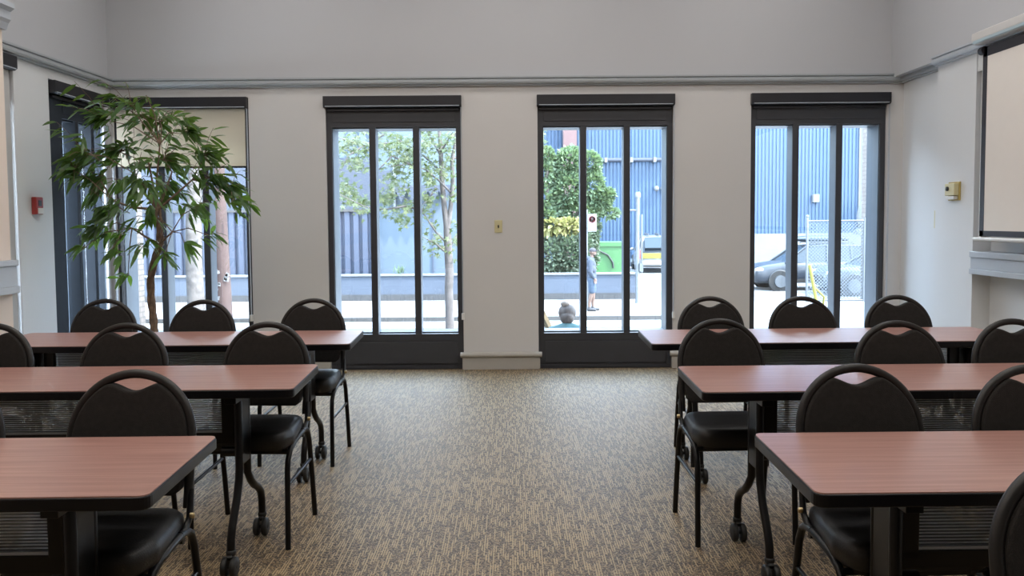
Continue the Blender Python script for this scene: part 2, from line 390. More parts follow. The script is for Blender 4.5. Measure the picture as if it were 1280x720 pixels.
# ------------------------------------------------------------------ WINDOWS
def window(n, w, loc, rz, jw=.05, mw=.06, dep=.165, fin='fin', face='frame', left_jamb=None, z0=.33, z1=2.257):
    root = empty(f'window_{n}', loc, rz); st(root)
    p = (w-2*jw-2*mw)/3
    f = MB().box(0, jw, .03, .30, 0, ZH).box(w-jw, w, .03, .30, 0, ZH)
    f.box(jw, w-jw, .03, .30, z1+.01, ZH).box(jw, w-jw, .03, .30, z0-.06, z0)
    f.build('window_frame', face, root)
    # flush panels with a fine routed line
    for nm, za, zb in (('head_panel', z1+.055, 2.425), ('sill_panel', .05, z0-.075)):
        q = MB().box(jw*1.2, w-jw*1.2, .024, .05, za, zb)
        q.build(nm, face, root, bevel=.002)
    MB().box(.0, w, .022, .03, 0, .035).box(jw, w-jw, .034, .29, 0, z0-.06).build('kick_panel', face, root)
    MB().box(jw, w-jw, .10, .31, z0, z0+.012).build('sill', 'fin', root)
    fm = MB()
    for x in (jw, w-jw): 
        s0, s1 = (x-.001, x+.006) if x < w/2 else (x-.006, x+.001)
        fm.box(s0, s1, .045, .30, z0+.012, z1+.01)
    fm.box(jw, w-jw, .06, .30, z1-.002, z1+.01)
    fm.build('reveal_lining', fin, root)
    x = jw
    for k in range(3):
        g = MB().box(x, x+p, dep, dep+.008, z0, z1); g.build('glass_pane', 'glass', root)
        x += p
        if k < 2:
            mm = MB().box(x, x+mw, .03, .05, z0, z1+.01).build('mullion', face, root, bevel=.003)
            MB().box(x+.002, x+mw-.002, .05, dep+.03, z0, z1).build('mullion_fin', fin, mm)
            x += mw
    return root
for i, (a, b) in enumerate(WIN): window(i+1, b-a, (a, YW, 0), 0)
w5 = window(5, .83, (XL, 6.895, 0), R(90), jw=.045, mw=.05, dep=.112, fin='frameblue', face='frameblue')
MB().box(-.195, .0, .02, .30, 0, ZH).build('side_stile', 'frameblue', w5)
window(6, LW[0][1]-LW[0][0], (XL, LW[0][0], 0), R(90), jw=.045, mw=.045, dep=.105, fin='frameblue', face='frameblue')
# light casing at the left wall, between the block and the window
st(MB().box(XL, XL+.02, 6.20, 6.30, 0, 2.55).build('trim_7', 'wall_side', bevel=.003))

def blind(w, loc, rz, label, group=None, drop=0., name='roller_blind', fmat='blind', side=1, bar='framedk'):
    r = empty(name, loc, rz); tag(r, label, 'blind', group)
    c = MB().prism([(-.05, 2.455), (-.05, 2.545), (.028, 2.545), (.028, 2.44), (-.03, 2.44)], lambda y, z, t: (t, y, z), 0, w)
    c.build('cassette', 'framedk', r, bevel=.003)
    zb = 2.43-drop
    if drop > 0: MB().box(.03, w-.03, .0, .003, zb, 2.45).build('fabric', fmat, r)
    MB().box(.03, w-.03, -.008, .012, zb-.018, zb).build('bottom_bar', bar, r, bevel=.002)
    MB().box(.02, w-.02, -.052, -.046, 2.449, 2.455).build('cassette_lip', 'rail', r)
    if side:
        ch = MB()
        for dy in (-.03, -.012): ch.tube([(w-.006, dy, 2.45), (w-.006, dy, .50)], .0028, 6)
        ch.build('bead_chain', 'rail', r)
        MB().box(w-.018, w+.008, -.036, -.004, .47, .53).build('chain_tensioner', 'white', r, bevel=.003)
    return r
G = None
blind(1.25, (WIN[0][0]+.004, YW, 0), 0, 'beige roller blind drawn a third of the way down behind the potted tree', drop=.515)
blind(1.272, (WIN[1][0]-.012, YW, 0), 0, 'raised black roller blind cassette over the window with the slender street tree')
blind(1.272, (WIN[2][0]-.006, YW, 0), 0, 'raised black roller blind cassette over the window with the walking man')
blind(1.282, (WIN[3][0]-.006, YW, 0), 0, 'raised black roller blind cassette over the window with the parked cars')
blind(.90, (XL, 6.712, 0), R(90), 'black roller blind cassette on the left side wall beside the potted tree', side=0)
blind(.90, (XL+.0, 5.31, .085), R(90), 'short black blind cassette end high on the left wall beside the beige block', side=0, drop=2.05, fmat='blindg', bar='blindg')

# corner steel pole
pl = MB().lathe([(.052, 0.02), (.052, 2.425)], (-3.632, 7.50, 0), 28)
pl.lathe([(.075, 0), (.075, .02), (.052, .03)], (-3.632, 7.50, 0), 28)
tag(pl.build('corner_pole', 'pipe'), 'round polished steel pole standing in the left corner beside the window', 'pole')

# ------------------------------------------------------------------ WALL FITTINGS
def fitting(name, label, cat, loc, rz=0, group=None): r = empty(name, loc, rz); tag(r, label, cat, group); return r
p = at(623, 283, YW)
r = fitting('light_switch', 'small ivory wall switch on the pier between the two middle windows', 'switch', (p.x, YW, p.z))
MB().box(-.037, .037, -.008, 0, -.058, .058).build('cover_plate', 'ivory', r, bevel=.003)
MB().box(-.006, .006, -.02, -.006, -.014, .012).build('toggle', 'dark', r, bevel=.002)
r = fitting('rocker_switch', 'narrow pale green wall switch at the right corner wall', 'switch', (XR, 7.06, 1.375), R(-90))
MB().box(-.055, .055, -.010, 0, -.075, .075).build('cover_plate', 'ivory', r, bevel=.003)
MB().box(-.022, .022, -.016, -.008, -.045, .045).build('rocker', 'rail', r, bevel=.003)
r = fitting('thermostat', 'beige box thermostat on the right wall beside the screen', 'thermostat', (XB, 6.67, 1.60), R(-90))
MB().box(-.085, .085, -.012, 0, -.075, .075).build('back_plate', 'gold', r, bevel=.003)
MB().box(-.07, .075, -.05, -.01, -.035, .062).build('housing', 'ivory', r, bevel=.006)
MB().lathe([(.018, 0), (.018, .012), (0, .014)], (-.02, -.05, .02), 16, Matrix.Rotation(R(90), 3, 'X')).build('dial', 'dark', r)
MB().box(-.06, .06, -.045, -.01, -.065, -.04).build('clear_flap', 'white', r, bevel=.003)
r = fitting('fire_alarm', 'small red fire alarm pull station on the left wall', 'fire alarm', (XL, 6.45, 1.53), R(90))
MB().box(-.05, .05, -.04, 0, -.065, .07).build('body', 'red', r, bevel=.008)
MB().box(-.03, .03, -.052, -.038, -.06, -.015).build('handle', 'white', r, bevel=.004)
MB().box(-.02, .02, -.044, -.038, .0, .045).build('lens', 'dark', r, bevel=.002)
# projection screen on the right wall
r = fitting('projection_screen', 'beige projection screen with black border and pale roller housing on the right wall', 'projection screen', (3.50, 0, 0))
y0, y1 = 3.3, 6.20
MB().box(-.004, .004, y0+.06, y1-.055, 1.29, 2.60).build('screen_surface', 'screen', r)
MB().box(-.006, .006, y1-.055, y1, 1.25, 2.64).box(-.006, .006, y0, y0+.06, 1.25, 2.64).box(-.006, .006, y0, y1, 2.57, 2.64).box(-.006, .006, y0, y1, 1.25, 1.29).build('screen_border', 'scrblk', r)
MB().prism([(-.075, 2.695), (-.06, 2.665), (.05, 2.665), (.05, 2.765), (-.03, 2.765), (-.075, 2.745)], lambda x, z, t: (x, t, z), y0-.08, y1+.04).build('roller_housing', 'housing', r, bevel=.006)
MB().box(-.078, -.055, y0-.06, y1+.02, 2.668, 2.69).build('housing_rail', 'housingu', r, bevel=.004)
MB().tube([(-.03, y0, 1.228), (-.03, y1+.02, 1.228)], .016, 10).build('bottom_bar', 'white', r)
MB().lathe([(.03, 0), (.03, .05)], (-.0, y1+.035, 2.62), 14, Matrix.Rotation(R(90), 3, 'X')).build('end_knob', 'scrblk', r)
MB().box(0, .06, y1-.01, y1+.02, 1.22, 2.64).build('side_bracket', 'housing', r)

# ------------------------------------------------------------------ TABLES
TL, TD = 2.0, .56
def rounded(pts, rad, seg=5):
    out = []; n = len(pts)
    for i in range(n):
        p0, p1, p2 = Vector(pts[i-1]), Vector(pts[i]), Vector(pts[(i+1) % n])
        a = (p0-p1).normalized(); b = (p2-p1).normalized(); ang = a.angle(b); d = min(rad/math.tan(ang/2), (p0-p1).length*.5, (p2-p1).length*.5)
        s, e = p1+a*d, p1+b*d
        for k in range(seg+1):
            t = k/seg; out.append(tuple((1-t)**2*s+2*t*(1-t)*p1+t*t*e))
    return out
def make_table():
    root = empty('folding_table')
    h = TL/2
    o1 = rounded([(-h-.012, -TD/2), (h+.012, -TD/2), (h-.008, TD/2), (-h+.008, TD/2)], .03)
    o2 = rounded([(-h-.009, -TD/2+.003), (h+.009, -TD/2+.003), (h-.011, TD/2-.003), (-h+.011, TD/2-.003)], .027)
    xyz = lambda a, b, t: (a, b, t)
    MB().prism(o2, xyz, .736, .7415).build('tabletop', 'lam', root)
    MB().prism(o1, xyz, .705, .739).build('edge_band', 'edge', root, bevel=.005, seg=3)
    cy = -.05
    for sx in (-1, 1):
        x = sx*(h-.25)
        lm = MB()
        lm.tube([(x, cy+.02, .70), (x, cy+.02, .34), (x, cy+.06, .295), (x, cy+.10, .262), (x, cy+.155, .235), (x, cy+.20, .20), (x, cy+.215, .16), (x, cy+.217, .085)], .0165, 12)
        lm.tube([(x, cy-.085, .70), (x, cy-.085, .39), (x, cy-.095, .345), (x, cy-.125, .28), (x, cy-.195, .18), (x, cy-.213, .14), (x, cy-.217, .085)], .0165, 12)
        lm.box(x-.014, x+.014, cy-.085, cy+.02, .40, .70)
        lm.box(x-.022, x+.022, -TD/2+.05, TD/2-.05, .672, .706)
        lg = lm.build('leg', 'black', root, bevel=.002)
        MB().tube([(x-sx*.0, cy-.02, .44), (x-sx*.09, cy-.02, .44)], .022, 12).build('hinge', 'black', lg)
        for yy, an in ((cy+.217, R(-30)), (cy-.217, R(25))):
            c = MB(); rt = Matrix.Rotation(R(90), 3, 'Y')
            for dx in (-.018, .018):
                c.lathe([(.012, -.011), (.034, -.011), (.039, -.007), (.039, .007), (.034, .011), (.012, .011)], (x+dx, yy-.02, .039), 20, rt)
            c.tube([(x-.03, yy-.02, .039), (x+.03, yy-.02, .039)], .008, 8)
            cc = c.build('caster', 'rubber', lg)
            hd = MB(); hd.lathe([(.018, .078), (.02, .092), (.017, .10)], (x, yy, 0), 14)
            hd.prism([(yy+.014, .082), (yy-.022, .084), (yy-.030, .078), (yy-.01, .060), (yy+.010, .055)], lambda a, b, t: (t, a, b), x-.010, x+.010)
            hd.build('caster_hood', 'rubber', cc, bevel=.003)
    xs = h-.25-.05
    pm = MB(); n = 48; py = -.07; zt, zb = .700, .525
    ribs = 20; vs = []; rows = ribs*6
    for i in range(rows+1):
        z = zb+(zt-zb)*i/rows; d = .005*math.sin(2*math.pi*i/6)
        vs += [(-xs+.03, py+d, z), (xs-.03, py+d, z)]
    pm.add(vs, [(2*i, 2*i+1, 2*i+3, 2*i+2) for i in range(rows)], True)
    pm.build('modesty_panel', 'ribbed', root)
    MB().box(-xs-.02, xs+.02, py-.018, py+.018, .475, .522).box(-xs-.02, -xs+.035, py-.018, py+.012, .50, .70).box(xs-.035, xs+.02, py-.018, py+.012, .50, .70).box(-h+.2, h-.2, TD/2-.08, TD/2-.05, .675, .705).build('panel_frame', 'black', root, bevel=.003)
    MB().box(-xs, xs, py-.012, py+.012, .522, .530).build('panel_channel', 'rail', root)
    return root
proto = make_table()
tabs = [(-1.888, 2.205, 0, 'wood-topped folding table nearest the camera on the left side'),
        (-1.873, 3.465, 0, 'wood-topped folding table in the middle row on the left side'),
        (-1.880, 4.655, 0, 'wood-topped folding table in the back row in front of the potted tree'),
        (1.722, 2.215, 0, 'wood-topped folding table nearest the camera on the right side'),
        (1.722, 3.375, 0, 'wood-topped folding table in the middle row on the right side'),
        (1.735, 4.600, 0, 'wood-topped folding table in the back row in front of the car window')]
for i, (x, y, rz, lab) in enumerate(tabs):
    t = proto if i == 0 else copy_tree(proto)
    t.location = (x, y, 0); t.rotation_euler = (0, 0, R([.9, .9, .5, .6, .7, 1.0][i])); tag(t, lab, 'table', 'folding tables in rows')

# ------------------------------------------------------------------ CHAIRS
def make_chair():
    root = empty('stacking_chair')
    lean = lambda h: .145+(h-.5)*.22
    # seat
    o = rounded([(-.19, .165), (-.215, -.11), (-.19, -.212), (.19, -.212), (.215, -.11), (.19, .165)], .075, 6)
    n = len(o); vs = []; lay = [(.425, .97), (.435, 1.0), (.465, 1.005), (.485, .985), (.497, .93), (.502, .80), (.504, .4)]
    for z, k in lay:
        for a, b in o: vs.append((a*k, -.035+(b+.035)*k, z))
    fs = [(i*n+k, i*n+(k+1) % n, (i+1)*n+(k+1) % n, (i+1)*n+k) for i in range(len(lay)-1) for k in range(n)]
    s = MB(); s.add(vs, fs, True); s.add(vs[:n], [tuple(range(n))]); s.add(vs[-n:], [tuple(range(n))])
    s.build('seat', 'vinyl', root)
    sf = MB()
    o3 = [(a*.9, -.035+(b+.035)*.9) for a, b in o]
    sf.prism(o3, lambda a, b, t: (a, b, t), .408, .426)
    sf.tube([(-.205, -.15, .405), (.205, -.15, .405)], .011, 8).tube([(-.205, .08, .42), (.205, .08, .42)], .011, 8)
    sf.build('seat_frame', 'black', root)
    for sx in (-1, 1):
        x = sx*.21
        MB().tube([(x, -.205, .0), (x, -.20, .10), (x*.99, -.185, .33), (x*.985, -.172, .375), (x*.985, -.14, .41), (x*.985, -.09, .428), (x*.985, .0, .44), (x*.985, .06, .445)], .0125, 10).build('leg', 'black', root)
        rl = MB().tube([(x, .215, 0), (x*.995, .185, .2), (x*.99, .15, .38), (x*.985, .13, .425), (x*.985, .10, .443), (x*.985, .05, .446)], .0125, 10).build('leg', 'black', root)
        MB().tube([(x*.992, -.19, .27), (x*.992, .172, .285)], .008, 8).build('stretcher', 'black', root)
        MB().tube([(x*.985, .02, .44), (x*.985, .09, .448), (x*.982, .125, .475), (x*.97, .14, .51), (x*.95, lean(.56), .555)], .0125, 10, sy=.8).build('back_post', 'black', root)
        MB().lathe([(.009, 0), (.009, .012), (0, .014)], (x*1.03-sx*.004, .118, .485), 10, Matrix.Rotation(R(90)*sx, 3, 'Y')).build('bolt', 'brass', root)
    # rim
    rc, zc = .1925, .715; pts = [(-rc*1.0, .50), (-rc*1.003, .60)]
    for k in range(0, 33):
        a = math.pi-math.pi*k/32; pts.append((rc*math.cos(a), zc+(.92-zc-.0125)*math.sin(a)))
    pts += [(rc*1.003, .60), (rc, .50)]
    P = [(a, lean(h), h) for a, h in pts]
    MB().tube(P, .0145, 12, sy=1.0, up=(1, 0, 0)).build('backrest_rim', 'rim', root)
    ri = .183
    ol = []
    for k in range(0, 22):
        a = math.pi-(math.pi-math.acos(-.080/ri))*k/21; ol.append((ri*math.cos(a), zc+ri*1.0*math.sin(a)))
    for k in range(1, 20):
        t = k/20; x = -.080+.16*t; ol.append((x, .8555+.0235*math.cos(math.pi*t)**2-.001))
    ol += [(-a, h) for a, h in ol[:22][::-1]]
    ol += [(.180, .60), (.172, .555), (.15, .54), (-.15, .54), (-.172, .555), (-.180, .60)]
    MB().prism(ol, lambda a, h, t: (a, lean(h)+t, h), -.022, .018).build('backrest_pad', 'fabric', root, bevel=.008, seg=3)
    return root
cproto = make_chair()
first = [True]
def chair(cx, top, label, dz=0., rz=0., X=None, Y=None):
    c = cproto if first[0] else copy_tree(cproto); first[0] = False
    if X is None:
        p = atz(cx, top, .92); X, Y = p.x, p.y-.245
        tx, ty = min(((t[0], t[1]) for t in tabs if (t[0] < 0) == (X < 0)), key=lambda q: abs(q[1]+.17-Y))
        near_leg = min(abs(X-tx-.75), abs(X-tx+.75)) < .24
        Y2 = max(Y, ty+(.205 if near_leg else .168)); X *= (Y2+.235)/(Y+.235) if Y2 > Y and top < 560 else 1; Y = Y2 if top < 560 else Y
    c.location = (X, Y, 0); c.rotation_euler = (0, 0, R(rz)); tag(c, label, 'chair', 'black stacking chairs at the tables')
chair(135, 373.5, 'black chair behind the back left table, leftmost, below the steel corner pole', rz=2)
chair(255, 374.5, 'black chair behind the back left table, just right of the tree trunk', rz=-1)
chair(391, 373.5, 'black chair at the aisle end of the back left table, against the wall pier', rz=-2)
chair(-6, 404, 'black chair behind the middle left table, cut off by the left picture edge')
chair(161, 403.5, 'black chair behind the middle left table, centre of its row', rz=1)
chair(334, 403, 'black chair at the aisle end of the middle left table', rz=-2)
chair(-66, 466, 'black chair behind the nearest left table, only its right rim in view')
chair(170, 464.5, 'black chair at the aisle end of the nearest left table', rz=-1)
chair(888, 373, 'black chair at the aisle end of the back right table', rz=2)
chair(999.5, 371.5, 'black chair behind the back right table, in front of the car window', rz=-1)
chair(1119, 370, 'black chair behind the back right table, in the right room corner', rz=0)
chair(900, 398, 'black chair at the aisle end of the middle right table', rz=2)
chair(1118, 402.5, 'black chair behind the middle right table, centre of its row', rz=-1)
chair(1264, 401, 'black chair behind the middle right table, cut off by the right picture edge', rz=1)
chair(1070, 457.5, 'black chair at the aisle end of the nearest right table', rz=2)
chair(1286, 455, 'black chair behind the nearest right table, cut off by the right picture edge', rz=0)
chair(1350, 563, 'closest black chair, only its left rim showing at the bottom right corner', rz=0)

# ------------------------------------------------------------------ INDOOR TREE
def leaf(mb, base, d, L, W, droop=.35, roll=0., lobes=False):
    d = Vector(d).normalized(); side = d.cross(Vector((0, 0, 1)))
    if side.length < .05: side = Vector((1, 0, 0))
    side.normalize(); side = Matrix.Rotation(roll, 3, d) @ side
    up = side.cross(d)
    T = (0, .22, .55, .82, 1.); Wd = (.02, .75, 1., .55, .0); vs = []
    for t, wd in zip(T, Wd):
        c = Vector(base)+d*L*t+Vector((0, 0, -droop*L*t*t))
        vs += [c-side*W*.5*wd+up*W*.12*wd, c, c+side*W*.5*wd+up*W*.12*wd]
    fs = []
    for i in range(4): fs += [(3*i, 3*i+1, 3*i+4, 3*i+3), (3*i+1, 3*i+2, 3*i+5, 3*i+4)]
    mb.add(vs, fs, True)
def rnd(a, b): return random.uniform(a, b)
tr = empty('potted_ficus', (-2.83, 6.62, 0)); tag(tr, 'tall indoor tree with braided trunk and long drooping green leaves in the left corner', 'potted plant')
def loc(p): return Vector(p)-Vector((-2.83, 6.62, 0))
MB().lathe([(.13, 0), (.15, .01), (.19, .30), (.20, .42), (.21, .44), (.19, .445), (.18, .40)], (0, 0, 0), 32).build('pot', 'pot', tr)
MB().lathe([(.183, .39), (0.001, .41)], (0, 0, 0), 24).build('soil', 'soil', tr)
spine = [loc(at(x, y, 6.62)) for x, y in ((193, 418), (192, 400), (189, 375), (188, 350), (193, 325), (200, 305), (200, 285), (197, 262))]
spine = [Vector((0, 0, .38))]+spine
tm = MB()
for k in range(4):
    pts = []
    N = 40
    for i in range(N+1):
        f = i/N*(len(spine)-1); j = min(int(f), len(spine)-2); c = spine[j].lerp(spine[j+1], f-j)
        a = k*math.pi/2+i*.36; rr = .018
        pts.append(c+Vector((math.cos(a)*rr, math.sin(a)*rr, 0)))
    tm.tube(pts, [.016-.005*i/N for i in range(N+1)], 8)
tm.build('trunk', 'bark', tr)
top = spine[-1]
clusters = [(165,135,26,34,6.6),(130,150,28,38,6.5),(200,152,26,40,6.8),(235,168,20,32,6.6),(105,192,22,32,6.4),(150,190,32,48,6.6),(205,200,30,50,6.7),(255,195,22,38,6.6),(92,213,14,24,6.35),(125,225,22,42,6.5),(170,228,26,34,6.3),(215,235,26,36,6.8),(265,225,22,38,6.6),(288,235,17,36,6.5),(300,252,9,14,6.5),(135,262,17,30,6.5),(122,288,15,28,6.45),(150,300,9,9,6.6),(138,318,9,10,6.5),(190,272,26,16,6.4),(240,262,22,20,6.8),(183,308,13,12,6.5),(205,322,8,6,6.5),(265,296,8,7,6.6),(102,312,7,6,6.4),(185,124,8,8,6.6),(143,124,7,6,6.6),(232,308,5,3,6.7),(160,345,4,3,6.6)]
bm_ = MB(); lf = MB()
hub = [loc(at(x, y, Y)) for x, y, Y in ((190, 235, 6.6), (165, 215, 6.55), (215, 215, 6.7), (200, 180, 6.65), (240, 225, 6.65), (140, 250, 6.5), (185, 200, 6.6), (215, 290, 6.6), (165, 285, 6.55))]
for h_ in hub:
    st_ = top if h_.z > top.z-.02 else spine[-3]
    mid = st_.lerp(h_, .5)+Vector((rnd(-.02, .02), rnd(-.03, .03), -.02))
    bm_.tube([st_, mid, h_], [.011, .009, .006], 6)
cen = loc(at(190, 230, 6.6))
for (cx, cy, rp, n, Y) in clusters:
    c = loc(at(cx, cy, Y+rnd(-.1, .1))); s = rp*6.6/F
    hb = min(hub, key=lambda q: (q-c).length)
    mid = hb.lerp(c, .5)+Vector((rnd(-.03, .03), rnd(-.03, .03), .05))
    bm_.tube([hb, mid, c], [.005, .004, .0025], 5)
    nt = max(2, int(n/2.7))
    for t in range(nt):
        e = c+Vector((random.gauss(0, .72)*s, random.gauss(0, 1.)*max(s, .12), random.gauss(0, .72)*s))
        m2 = c.lerp(e, .5)+Vector((0, 0, .03)); bm_.tube([c, m2, e], [.0028, .0022, .0015], 4, caps=False)
        out = Vector((e.x-cen.x, (e.y-cen.y)*.8, 0)); out = out.normalized() if out.length > .01 else Vector((1, 0, 0))
        for q in range(5):
            u = rnd(.05, 1.); b = c.lerp(e, u)+Vector((0, 0, .03*(1-u)))
            az = rnd(-1.3, 1.3); dd = Matrix.Rotation(az, 3, 'Z') @ out
            lowz = .55 if cy > 200 else .15
            dd = dd+Vector((0, 0, -rnd(-.45, 1.0)-lowz+.3))
            leaf(lf, b, dd, rnd(.095, .16), rnd(.028, .040), rnd(.05, .45), rnd(-1.0, 1.0))
bm_.build('branches', 'bark', tr); lf.build('foliage', 'ficus', tr)

# ------------------------------------------------------------------ OUTSIDE
GZ = -1.2; SZ = -1.1
st(MB().box(-60, 60, 8.03, 80, GZ-.3, GZ).build('ground', 'asph'))
xe = at(797, 378, 25.8).x
sw = MB().box(-40, at(905, 398, 22).x, 21.5, 26.4, GZ, SZ)
st(sw.build('sidewalk', 'walk', bevel=.01))
st(MB().box(-40, at(905, 398, 22).x+.02, 21.36, 21.5, GZ, SZ+.005).build('curb', 'curb'))
st(MB().box(-40, 3, 19.7, 19.95, GZ, GZ+.012).build('gutter_strip', 'curb'))
z_t = at(500, 345, 26.).z
st(MB().box(-30, xe, 26.0, 26.3, -.98, z_t).build('low_wall', 'lowwall', bevel=.02))
st(MB().box(-30, xe+.02, 25.98, 26.32, SZ, -.90).build('low_wall_base', 'lowbase'))
st(MB().box(-30, xe+.02, 25.95, 26.35, z_t, z_t+.05).build('low_wall_coping', 'whitewall'))

def corr(mb, x0, x1, Y, z0, z1, pitch, dep):
    xs = []; x = x0; k = 0
    while x < x1:
        xs += [(x, 0), (x+pitch*.55, 0), (x+pitch*.65, dep), (x+pitch*.90, dep)]; x += pitch
    vs = []
    for x, d in xs: vs += [(min(x, x1), Y+d, z0), (min(x, x1), Y+d, z1)]
    return mb.add(vs, [(2*i, 2*i+2, 2*i+3, 2*i+1) for i in range(len(xs)-1)])
# nearer pale blue workshop behind the low wall
Yb = 28.
random.seed(4)
b1 = empty('workshop_building', (0, 0, 0)); tag(b1, 'pale blue and lavender workshop behind the low wall seen through the left windows', 'building')
zz = lambda y: at(640, y, Yb).z
xa, xb_, xc, xd = at(20, 300, Yb).x, at(459, 300, Yb).x, at(493, 300, Yb).x, at(640, 300, Yb).x
MB().box(xa-6, xd, Yb+.25, Yb+6, GZ, 7.5).build('wall', 'pale', b1)
corr(MB(), xa-6, at(466, 300, Yb).x, Yb+.0, GZ, zz(262), .30, .10).build('corrugated_cladding', 'lav', b1)
corr(MB(), xa-6, at(466, 300, Yb).x, Yb+.0, zz(196), 7.4, .36, .08).build('upper_cladding', 'pale', b1)
MB().box(xa-6, at(466, 300, Yb).x, Yb+.02, Yb+.26, zz(262), zz(196)).build('fascia_panel', 'slate', b1)
MB().box(xa-6, at(466, 300, Yb).x, Yb-.05, Yb+.1, zz(262)-.03, zz(262)+.05).build('fascia_rail', 'curb', b1)
MB().box(at(474, 300, Yb).x, at(491, 300, Yb).x, Yb+.1, Yb+.26, zz(250), zz(212)).build('dark_window', 'slate', b1)
MB().box(at(492, 300, Yb).x, at(495, 300, Yb).x, Yb+.05, Yb+.26, zz(262), zz(205)).build('downpipe', 'whitewall', b1)
aw = MB()
x = at(497, 300, Yb).x
while x < at(560, 300, Yb).x:
    aw.prism([(x, zz(238)), (x+.36, zz(238)), (x+.18, zz(252))], lambda a, b, t: (a, t, b), Yb-.3, Yb-.27); x += .36
aw.box(at(497, 300, Yb).x, x, Yb-.3, Yb+.25, zz(238), zz(231))
aw.build('scalloped_awning', 'slate', b1)
MB().box(at(540, 300, Yb).x-.02, at(540, 300, Yb).x+.02, Yb+.2, Yb+.26, GZ, zz(262)).build('wall_joint', 'lav', b1)

# vivid blue hall far behind
Yf = 46.
b2 = empty('blue_hall'); tag(b2, 'tall vivid blue corrugated metal hall seen through the two right windows', 'building')
zf = lambda y, px=850: at(px, y, Yf).z
X0 = at(650, 300, Yf).x; X1 = at(1074, 300, Yf).x; X2 = at(905, 300, Yf).x
corr(MB(), X0, X1, Yf, zf(292, 980), 14, .2, .04).build('corrugated_cladding', 'blue', b2)
corr(MB(), X0, X2, Yf+.02, GZ, zf(292, 980), .2, .04).build('lower_cladding', 'blue', b2)
MB().box(X2, X1+.08, Yf-.5, Yf+.2, GZ, zf(292, 980)).build('concrete_base', 'whitewall', b2)
MB().box(X0, X1, Yf+.2, Yf+8, GZ, 14).build('wall', 'blue', b2)
MB().box(X1-.1, X1+.08, Yf-.1, Yf, zf(292, 980), 14).build('corner_trim', 'whitewall', b2)
MB().tube([(at(740, 200, Yf-.3).x, Yf-.3, zf(200)), (at(836, 200, Yf-.3).x, Yf-.3, zf(200))], .12, 8).build('horizontal_pipe', 'slate', b2)
bc = MB()
for px in (757, 789, 818): bc.box(at(px, 200, Yf-.3).x-.08, at(px, 200, Yf-.3).x+.08, Yf-.5, Yf, zf(203), zf(197))
bc.build('pipe_bracket', 'whitewall', b2)
for px in (821, 829):
    l = MB().ball((at(px, 236, Yf-.35).x, Yf-.25, zf(236, px)), .15).build('round_lamp', 'whitewall', b2)
MB().box(at(1017, 247, Yf-.3).x, at(1025, 247, Yf-.3).x, Yf-.25, Yf, zf(253, 1021), zf(243, 1021)).build('wall_box', 'whitewall', b2, bevel=.02)
# brick
b3 = MB().box(at(704.5, 170, 45).x, at(721, 170, 45).x, 45, 45.9, GZ, 14)
tag(b3.build('brick_pillar', 'brick'), 'pink brick pillar rising behind the conifers in front of the blue hall', 'pillar')
b4 = empty('brick_building'); tag(b4, 'pink brick building at the right edge of the right window', 'building')
MB().box(X1+.12, X1+7, Yf-.2, Yf+8, zf(270, 1080), 14).build('wall', 'brick', b4)
MB().box(X1+.1, X1+7, Yf-.25, Yf+8, GZ, zf(270, 1080)).build('base_wall', 'whitewall', b4)
q = at(1088, 262, 44.); 
ft = MB().ball((q.x, 44.2, q.z-.35), .62, 20, 12, (1, .8, 1.5)).lathe([(.75, -1.3), (.75, -1.1), (.55, -1.0)], (q.x, 44.2, q.z), 20)
tag(ft.build('vent_dome', 'whitewall'), 'white domed roof vent in front of the brick building', 'vent')
q = at(1087, 176, 44.)
# pale brick piers
def pier(px0, px1, Y, label, name='brick_pier', top=8.):
    a, b = at(px0, 300, Y).x, at(px1, 300, Y).x
    tag(MB().box(a, b, Y, Y+.4, GZ, top).build(name, 'brickp', bevel=.01), label, 'pier')
pier(120, 170, 20., 'pale brick pier outside the left window behind the steel pole')
pier(1083, 1104, 25.8, 'pale brick pier outside at the right end of the chain-link fence')

sb = MB().box(-10.5, -9.2, 4, 19.5, GZ, 6.)  # added wall that takes the glare out of the left window slits
tag(sb.build('added_side_wall', 'pale'), 'pale blue wall added outside to dim the slits of the left side window', 'building')
# chain link fence
Yc = 25.8
fe = empty('chain_link_fence'); tag(fe, 'chain-link fence panel in front of the parked cars', 'fence')
xa_, xb2 = at(1009, 300, Yc).x, at(1083, 300, Yc).x-.06; zt_, zb_ = at(1040, 276, Yc).z, at(1060, 375, Yc).z
lk = MB(); s = .105; W_, H_ = xb2-xa_, zt_-zb_
def clip(p, d):
    pass
k = -H_
while k < W_:
    x0c = max(0, k); z0c = x0c-k; x1c = min(W_, k+H_); z1c = x1c-k
    if x1c > x0c:
        lk.tube([(xa_+x0c, Yc, zb_+z0c), (xa_+x1c, Yc, zb_+z1c)], .011, 4, caps=False)
        lk.tube([(xa_+x0c, Yc+.012, zt_-z0c), (xa_+x1c, Yc+.012, zt_-z1c)], .011, 4, caps=False)
    k += s
lk.build('wire_mesh', 'wire', fe)
MB().tube([(xa_, Yc, GZ), (xa_, Yc, zt_+.12)], .04, 10).ball((xa_, Yc, zt_+.14), .05).build('post', 'galv', fe)
MB().tube([(xb2, Yc, GZ), (xb2, Yc, zt_+.1)], .04, 10).build('post', 'galv', fe)
MB().tube([(xa_, Yc, zt_), (xb2, Yc, zt_)], .025, 8).build('top_rail', 'galv', fe)
MB().tube([(xa_, Yc, zb_), (xb2, Yc, zb_)], .025, 8).build('bottom_rail', 'galv', fe)
